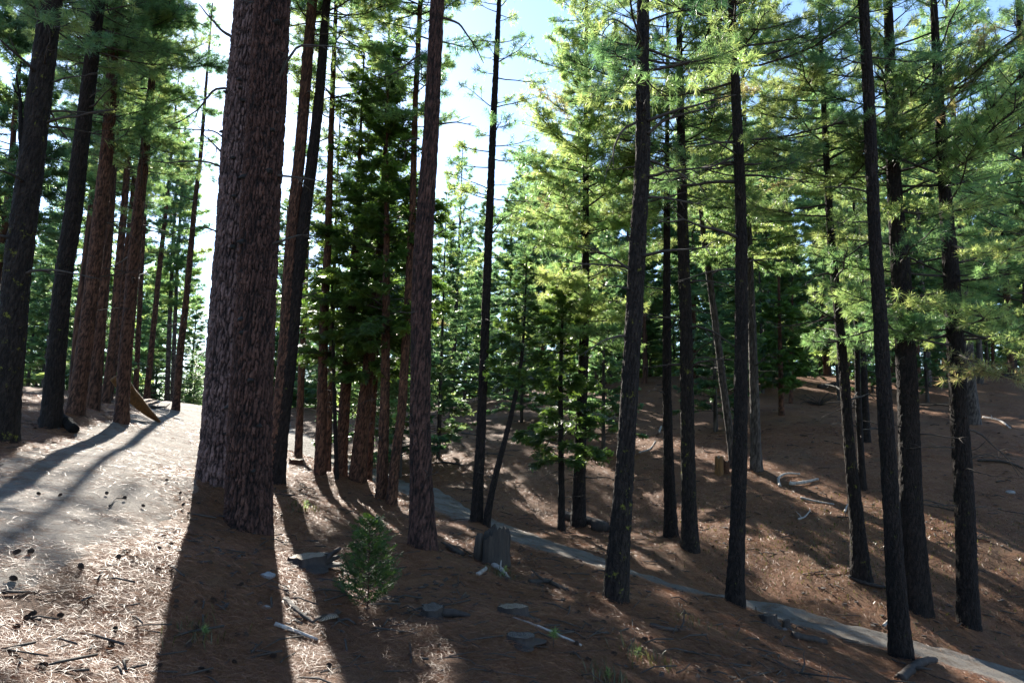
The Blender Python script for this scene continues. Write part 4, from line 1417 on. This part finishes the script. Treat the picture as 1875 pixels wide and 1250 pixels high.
log('wood_chip', 'flat round wood slice on the needles left of the young cedar', 'wood piece', [(580, 1130), (612, 1126)], .075, CUT_TAN, 1.0, lift=.1, flat=.25)
log('stick', 'short twisted stick at the edge of the twin pine shadow', 'stick', [(520, 1078), (528, 1092)], .02, WEATHERED, .6)
log('fallen_log', 'dark fallen log behind the tall conical pine', 'log', [(1036, 950), (1070, 962), (1106, 970)], .15, CHARRED, .9)
log('fallen_log', 'short charred log ending just past the conical pine trunk', 'log', [(1085, 972), (1112, 974)], .17, CHARRED, .9)
log('fallen_branch', 'curved bleached branch lying on the hillside', 'branch', [(1428, 893), (1426, 884), (1440, 877), (1465, 876)], .045, BLEACHED, .6, lift=1)
log('fallen_branch', 'straight bleached limb next to the curved one on the hillside', 'branch', [(1446, 890), (1470, 889), (1498, 882)], .055, BLEACHED, .6, lift=1, twigs=2)
log('fallen_branch', 'thin pale branch lying level on the hillside', 'branch', [(1466, 917), (1495, 922), (1527, 927)], .035, BLEACHED, .6, lift=1)
log('fallen_branch', 'small forked pale twig on the open hillside', 'branch', [(1462, 952), (1474, 946), (1483, 936)], .03, BLEACHED, .5, twigs=2)
log('fallen_branch', 'pale twig leaning by the base of the lichen hung pine', 'branch', [(1547, 944), (1552, 930)], .03, BLEACHED, .5, lift=2)
log('fallen_branch', 'dark limb lying at the foot of the lichen hung pine', 'branch', [(1555, 1066), (1590, 1080), (1625, 1083)], .05, CHARRED, .6)
log('fallen_log', 'rotten dark log on the trail edge past the charred stumps', 'log', [(1452, 1170), (1485, 1178), (1512, 1182)], .06, CHARRED, .8)
log('fallen_branch', 'grey branch lying down the slope below the trail edge', 'branch', [(1392, 1205), (1430, 1222), (1475, 1240)], .03, WEATHERED, .6, twigs=2)
log('fallen_log', 'dark broken log at the foot of the clean black pine', 'log', [(1648, 1246), (1685, 1238), (1712, 1228)], .07, CHARRED, .8, twigs=1)
log('fallen_branch', 'long grey branch lying in shade up the dark slope', 'branch', [(1790, 842), (1835, 850), (1874, 860)], .05, WEATHERED, .6)
log('fallen_branch', 'pale branch lying in the sun beside the blue grey pine', 'branch', [(1800, 766), (1830, 772), (1850, 785)], .05, BLEACHED, .6, twigs=2)
log('fallen_log', 'low dark log high on the hillside near the crest', 'log', [(1500, 712), (1540, 704)], .14, CHARRED, .8)
log('fallen_branch', 'pale bent branch across the hillside stump path', 'branch', [(1170, 830), (1190, 823), (1200, 812)], .035, BLEACHED, .6, twigs=1)
log('fallen_branch', 'whitish branch piece standing out between the two dark trunks and conical pine', 'branch', [(1207, 795), (1211, 783)], .05, BLEACHED, .8)
log('fallen_branch', 'dark branch lying across the sunlit slope beyond the trail', 'branch', [(780, 852), (815, 846), (850, 850)], .05, CHARRED, .6, twigs=2)
log('fallen_branch', 'brown branch on the sunlit slope near the thin grey pine', 'branch', [(846, 792), (870, 797), (886, 800)], .05, WEATHERED, .6, twigs=2)
log('fallen_log', 'bark covered log lying along the bank between trunks', 'log', [(80, 775), (112, 790), (135, 798)], .13, BARK_DARK, .8)
log('fallen_branch', 'grey branches on the bank beside the lone verge pine', 'branch', [(256, 742), (280, 748), (305, 746)], .07, WEATHERED, .5, twigs=3)
log('stick', 'thin dark stick lying across the lit needles in the corner', 'stick', [(2, 1078), (40, 1080), (72, 1076)], .012, CHARRED, .5)
log('stick', 'crooked dark stick beside cones on the lit mound', 'stick', [(200, 928), (212, 915), (232, 916)], .014, CHARRED, .5)
log('stick', 'pale stick lying beside the tan sawn stump', 'stick', [(455, 1060), (470, 1052)], .016, WEATHERED, .6)
log('fallen_branch', 'dark limb across the needles below the black lichen trunk', 'branch', [(1190, 1150), (1225, 1158), (1262, 1152)], .03, CHARRED, .6, twigs=2)
log('fallen_branch', 'bent pale branch low in the shade beyond the trail', 'branch', [(1618, 1148), (1640, 1130), (1648, 1122)], .03, BLEACHED, .6)

k = tries = 0
while k < 44 and tries < 400:
    tries += 1
    x, y = (rng.uniform(1150, 1870), rng.uniform(700, 1000)) if k < 28 else ((rng.uniform(760, 1080), rng.uniform(770, 940)) if k < 36 else (rng.uniform(620, 1400), rng.uniform(1010, 1240)))
    p_, d_ = on_ground(x, y)
    if float(dist_to(TRAIL, p_[:1], p_[1:2])[0]) < 1.4:
        continue
    k += 1
    l = rng.uniform(.25, .8) * F / d_
    o = log('fallen_branch', 'small broken branch lying loose on the needle covered slope', 'branch', [(x, y), (x + l * .5, y + l * rng.uniform(-.12, .12)), (x + l, y + l * rng.uniform(-.15, .15))], rng.uniform(.010, .028) * (1 if k < 36 else .55), (WEATHERED, CHARRED, WEATHERED, DEADWOOD)[int(rng.integers(4))], .5, twigs=int(rng.integers(0, 3)))
    o['group'] = 'small broken branches scattered over the slopes'

# split hollow log leaning behind the pine at the road edge
A0, A1 = pt(213, 700, 20.5), on_ground(291, 773)[0]
ax = unit(A1 - A0)
side, nrm = frame(ax)
side, nrm = side[0], nrm[0]
if nrm[2] < 0:
    nrm = -nrm
n, m = 40, 13
s = np.linspace(0, 1, n)
th = np.linspace(-1.25, 1.25, m)
rad = (.34 * (1 - .75 * s ** 2))[:, None] + .03 * vnoise(s[:, None] * 9, th[None] * 2, 8)
C = A0 + (A1 - A0) * s[:, None] + np.array([0, 0, -.15]) * (4 * s * (1 - s))[:, None]
outer = C[:, None] + rad[..., None] * (np.cos(th)[None, :, None] * nrm + np.sin(th)[None, :, None] * side)
inner = C[:, None] + (rad - .07)[..., None] * (np.cos(th)[None, :, None] * nrm + np.sin(th)[None, :, None] * side)
V = np.vstack([outer.reshape(-1, 3), inner.reshape(-1, 3)]) - A1
i = np.arange(n - 1)[:, None] * m
j = np.arange(m - 1)[None]
Q = np.stack([i + j, i + j + 1, i + m + j + 1, i + m + j], -1).reshape(-1, 4)
off = n * m
e1 = np.arange(n - 1)
E = np.vstack([np.stack([e1 * m, e1 * m + m, off + e1 * m + m, off + e1 * m], 1), np.stack([e1 * m + m - 1, off + e1 * m + m - 1, off + e1 * m + 2 * m - 1, e1 * m + 2 * m - 1], 1),
               np.stack([np.arange(m - 1), off + np.arange(m - 1), off + np.arange(1, m), np.arange(1, m)], 1)])
bf = Buf()
bf.add(V, np.vstack([Q, Q[:, ::-1] + off, E]), None, 0, .5)
tag(link('split_log', bf.mesh('split_log', [YELLOWWOOD]), None, A1), 'split hollow log of yellow wood leaning behind the road edge pine', 'log')


def rock(label, px, py, wpx, material=ROCKMAT):
    p, d = on_ground(px, py)
    r = wpx * d / F / 2
    u, v = np.meshgrid(np.linspace(0, 2 * PI, 18, endpoint=False), np.linspace(.05, PI - .05, 11))
    D = np.stack([np.cos(u) * np.sin(v), np.sin(u) * np.sin(v), np.cos(v)], -1)
    q = int(rng.integers(999))
    k = 1 + .5 * vnoise(D[..., 0] * 1.6 + 4, D[..., 1] * 1.6 + D[..., 2] * 1.3 + 4, q) + .2 * vnoise(D[..., 0] * 5 + 9, D[..., 2] * 5 + D[..., 1] * 3 + 4, q + 1)
    V = (D * k[..., None] * r * np.array([1, .8, .5])).reshape(-1, 3)
    i = np.arange(10)[:, None] * 18
    j = np.arange(18)[None]
    Q = np.stack([i + j, i + 18 + j, i + 18 + (j + 1) % 18, i + (j + 1) % 18], -1).reshape(-1, 4)
    bf = Buf()
    V = np.vstack([V, [[0, 0, V[:18, 2].mean()], [0, 0, V[-18:, 2].mean()]]])
    a = np.arange(18)
    T = np.vstack([np.stack([np.full(18, len(V) - 2), a, (a + 1) % 18], 1), np.stack([np.full(18, len(V) - 1), 180 + (a + 1) % 18, 180 + a], 1)])
    bf.add(V, Q, T, 0, .5)
    tag(link('rock', bf.mesh('rock', [material]), None, p + [0, 0, r * .2]), label, 'rock')


rock('pale bluish rock in the twin pine shadow', 490, 1060, 28)
rock('small pale stone lower down in the twin pine shadow', 487, 1115, 18)
rock('small pale stone near the clean black pine on the trail', 1436, 1158, 10)
rock('dim stone on the shaded hillside under the blue grey pine', 1850, 905, 16)

# pine cones
CONE = []
for k in range(3):
    bf = Buf()
    nS = 90
    z = np.linspace(-.9, .95, nS)
    rr = .9 * np.sqrt(np.maximum(1 - z ** 2, .02)) * (1 - .25 * z)
    ph = np.arange(nS) * 2.39996
    o_ = np.stack([np.cos(ph), np.sin(ph), 0 * ph], 1)
    t_ = np.stack([-np.sin(ph), np.cos(ph), 0 * ph], 1)
    c0 = np.stack([0 * z, 0 * z, z * 1.35], 1)
    up_ = np.array([0, 0, 1.0])
    tipp = c0 + o_ * rr[:, None] * 1.02 + up_ * (.22 + .2 * rng.uniform(size=nS))[:, None]
    mid = c0 + o_ * rr[:, None] * .8
    w = (.28 * rr + .04)[:, None]
    V = np.stack([c0 + o_ * .15, mid - t_ * w, tipp, mid + t_ * w], 1).reshape(-1, 3)
    kk = np.arange(nS)[:, None] * 4
    bf.add(V, kk + np.array([[0, 1, 2, 3]]), None, 0, .5)
    P = np.array([[0, 0, q] for q in np.linspace(-1.3, 1.2, 8)])
    bf.add(*tube(P, .45 * np.sqrt(np.maximum(1 - np.linspace(-.98, .95, 8) ** 2, .02)), 10), 0, .5)
    CONE.append(bf.mesh('pine_cone', [CONEMAT], smooth=False))
spots = [(110, 910), (195, 907), (56, 1013), (70, 908), (148, 1040), (228, 915), (300, 985), (312, 1000), (290, 1010), (335, 930), (345, 945), (262, 930), (385, 905), (390, 985), (400, 990), (428, 1030), (385, 1040),
         (440, 1078), (358, 1105), (360, 1150), (405, 1090), (500, 1200), (450, 1165), (772, 1203), (905, 1018), (1060, 1120), (1075, 1112), (1105, 1140), (1112, 1130), (1000, 1080), (1080, 1155), (1125, 1195), (1040, 1112), (395, 925), (330, 908), (305, 885)]
spots += [(rng.uniform(20, 1080), rng.uniform(1000, 1240)) for _ in range(34)] + [(rng.uniform(950, 1400), rng.uniform(1080, 1245)) for _ in range(22)] + [(rng.uniform(900, 1560), rng.uniform(900, 1090)) for _ in range(22)]
for i, (x, y) in enumerate(spots):
    p, d = on_ground(x, y)
    if float(dist_to(TRAIL, p[:1], p[1:2])[0]) < 1:
        continue
    o = tag(link('pine_cone', CONE[i % 3], None, p + [0, 0, .022]), 'dark open pine cone lying on the needle litter', 'pine cone', 'pine cones scattered on the needle litter')
    q = rng.uniform(.017, .029)
    o.scale = (q, q, q)
    o.rotation_euler = (PI / 2 + rng.normal(0, .4), rng.normal(0, .4), rng.uniform(0, 6.28))

# bark flakes and twigs strewn everywhere
bf = Buf()
n = 1900
r = np.exp(rng.uniform(math.log(3), math.log(48), n))
a = np.radians(90 + rng.uniform(-40, 40, n))
X, Y = r * np.cos(a), r * np.sin(a)
ok = np.minimum(dist_to(TRAIL, X, Y), dist_to(ROAD, X, Y)) > 1.05
X, Y, r = X[ok], Y[ok], r[ok]
Z = ground_h(X, Y) + .02
for x, y, z, q in zip(X, Y, Z, r):
    az = rng.uniform(0, 6.28)
    l = rng.uniform(.06, .28)
    d = np.array([math.cos(az), math.sin(az), rng.normal(0, .08)]) * l
    P = np.array([[x, y, z] - d, [x, y, z + rng.uniform(0, .02)] + rng.normal(0, .02, 3), [x, y, z] + d])
    bf.add(*tube(P, rng.uniform(.003, .009) * (1 + q * .03), 4), 0, .5)
o = link('twig_litter', bf.mesh('twig_litter', [DEADWOOD]))
o['kind'] = 'stuff'
o['label'] = 'small dead twigs strewn over the needles'

bf = Buf()
n = 3600
r = np.exp(rng.uniform(math.log(3), math.log(48), n))
a = np.radians(90 + rng.uniform(-40, 40, n))
X, Y = r * np.cos(a), r * np.sin(a)
ok = (np.minimum(dist_to(TRAIL, X, Y), dist_to(ROAD, X, Y)) > .9) & (vnoise(X * .5, Y * .5, 91) > -.12)
X, Y, r = X[ok], Y[ok], r[ok]
n = len(X)
P = np.stack([X, Y, ground_h(X, Y) + .015], 1)
th = rng.uniform(0, 6.28, n)
e1 = np.stack([np.cos(th), np.sin(th), rng.normal(0, .15, n)], 1) * (rng.uniform(.02, .06, n) * (1 + .03 * r))[:, None]
e2 = np.stack([-np.sin(th), np.cos(th), rng.normal(0, .2, n)], 1) * (rng.uniform(.012, .035, n) * (1 + .03 * r))[:, None]
up_ = np.array([0, 0, .012])
V = np.stack([P - e1 - e2 * .4, P + e1 * .3 - e2, P + e1 + e2 * .3, P - e1 * .2 + e2, P - e1 * .9 - e2 * .3 + up_, P + e1 * .3 - e2 * .9 + up_, P + e1 * .9 + e2 * .3 + up_, P - e1 * .2 + e2 * .9 + up_], 1)
k = np.arange(n)[:, None] * 8
bf.add(V.reshape(-1, 3), np.vstack([k + np.array([[4, 5, 6, 7]])] + [k + np.array([[q, (q + 1) % 4, 4 + (q + 1) % 4, 4 + q]]) for q in range(4)]), None, 0, .5)
o = link('bark_litter', bf.mesh('bark_litter', [CHARRED], smooth=False))
o['kind'] = 'stuff'
o['label'] = 'dark bark flakes strewn over the forest floor'

# young cedar in front
p, d = on_ground(672, 1122)
root = thing('young_cedar', 'knee high bright green young cedar growing in the needle litter', 'sapling', p)
Hs = 172 * d / F
P = np.array([[0, 0, -.05], [.005, 0, Hs * .3], [-.01, 0, Hs * .7], [-.012, 0, Hs]])
X, _ = smooth_path2(P, .03)
bf = Buf()
bf.add(*tube(X, np.linspace(.012, .003, len(X)), 7), 0, .5)
link('trunk', bf.mesh('trunk', [BARK_CEDAR], 'plate'), root)
bf = Buf()
SP, SD, SS, ST = [], [], [], []
az = 0
for t in np.linspace(.06, 1, 84):
    az += 2.4 + rng.normal(0, .3)
    ln = Hs * .44 * (1 - t) ** .75 * rng.uniform(.6, 1.1) + .05
    C = limb_curve(az, math.radians(rng.uniform(5, 35)), math.radians(rng.uniform(20, 50)), ln, 5)
    C[:, 2] += t * Hs * .96
    bf.add(*tube(C, np.linspace(.004, .0015, 5), 4), 1, .5)
    for s in np.linspace(.2, 1, 3 + int(ln * 26)):
        i = min(int(s * 4), 3)
        q = C[i] + (C[i + 1] - C[i]) * (s * 4 - i)
        dd = unit(C[i + 1] - C[i])
        sd = np.cross(dd, [0, 0, 1]) * rng.choice([-1, 1])
        SP.append(q)
        SD.append(dd * .7 + sd * rng.uniform(.1, 1) + np.array([0, 0, rng.uniform(-.2, .5)]))
        SS.append(rng.uniform(.06, .12))
        ST.append(np.clip(rng.normal(.75, .2), 0, 1))
sprays(bf, SP, SD, SS, ST, 12, .012)
SAPLEAF = leaf_mat('young_cedar_sprays', [(0, (.022, .052, .014)), (1, (.055, .11, .024))], (1.9, 1.9, .9), .3, .7)
link('crown', bf.mesh('crown', [SAPLEAF, DEADWOOD]), root)


def seedling(label, px, py, hpx, k):
    p, d = on_ground(px, py)
    root = thing('pine_seedling', label, 'seedling', p)
    h = hpx * d / F
    bf = Buf()
    bf.add(*tube(np.array([[0, 0, -.03], [0, .005, h * .5], [.004, 0, h * .9]]), [.006, .005, .003], 6), 0, .5)
    link('trunk', bf.mesh('trunk', [DEADWOOD]), root)
    bf = Buf()
    P = [[rng.normal(0, h * .1), rng.normal(0, h * .1), h * rng.uniform(.35, 1)] for _ in range(k)]
    needles(bf, P, [[q[0] * 2, q[1] * 2, .4] for q in P], np.full(k, h * .42), rng.uniform(.4, .8, k), 26, .004)
    link('crown', bf.mesh('crown', [NEEDLE]), root)


seedling('small pine seedling below the long white stick', 1013, 1190, 34, 5)
seedling('faint pine seedling in the twin pine shadow', 372, 1172, 30, 3)
seedling('small seedling on the slope under the black lichen trunk', 1168, 1205, 24, 3)
seedling('tiny seedling beside the broken stump', 925, 1052, 22, 3)
seedling('bright seedling at the bottom edge of the needle slope', 1112, 1238, 24, 3)
seedling('tiny seedling on the slope above the tan sawn stump', 560, 938, 18, 3)

# grey lichen hung brush on the hillside
p, d = on_ground(1500, 742)
bf = Buf()
for k in range(46):
    C = limb_curve(rng.uniform(0, 6.28), rng.uniform(.2, 1.2), rng.uniform(-.8, .5), rng.uniform(.5, 1.4), 7)
    bf.add(*tube(C, np.linspace(.018, .006, 7), 4), 0, .5)
tag(link('dead_brush', bf.mesh('dead_brush', [WEATHERED]), None, p), 'low tangle of bare grey brush high on the hillside', 'brush')
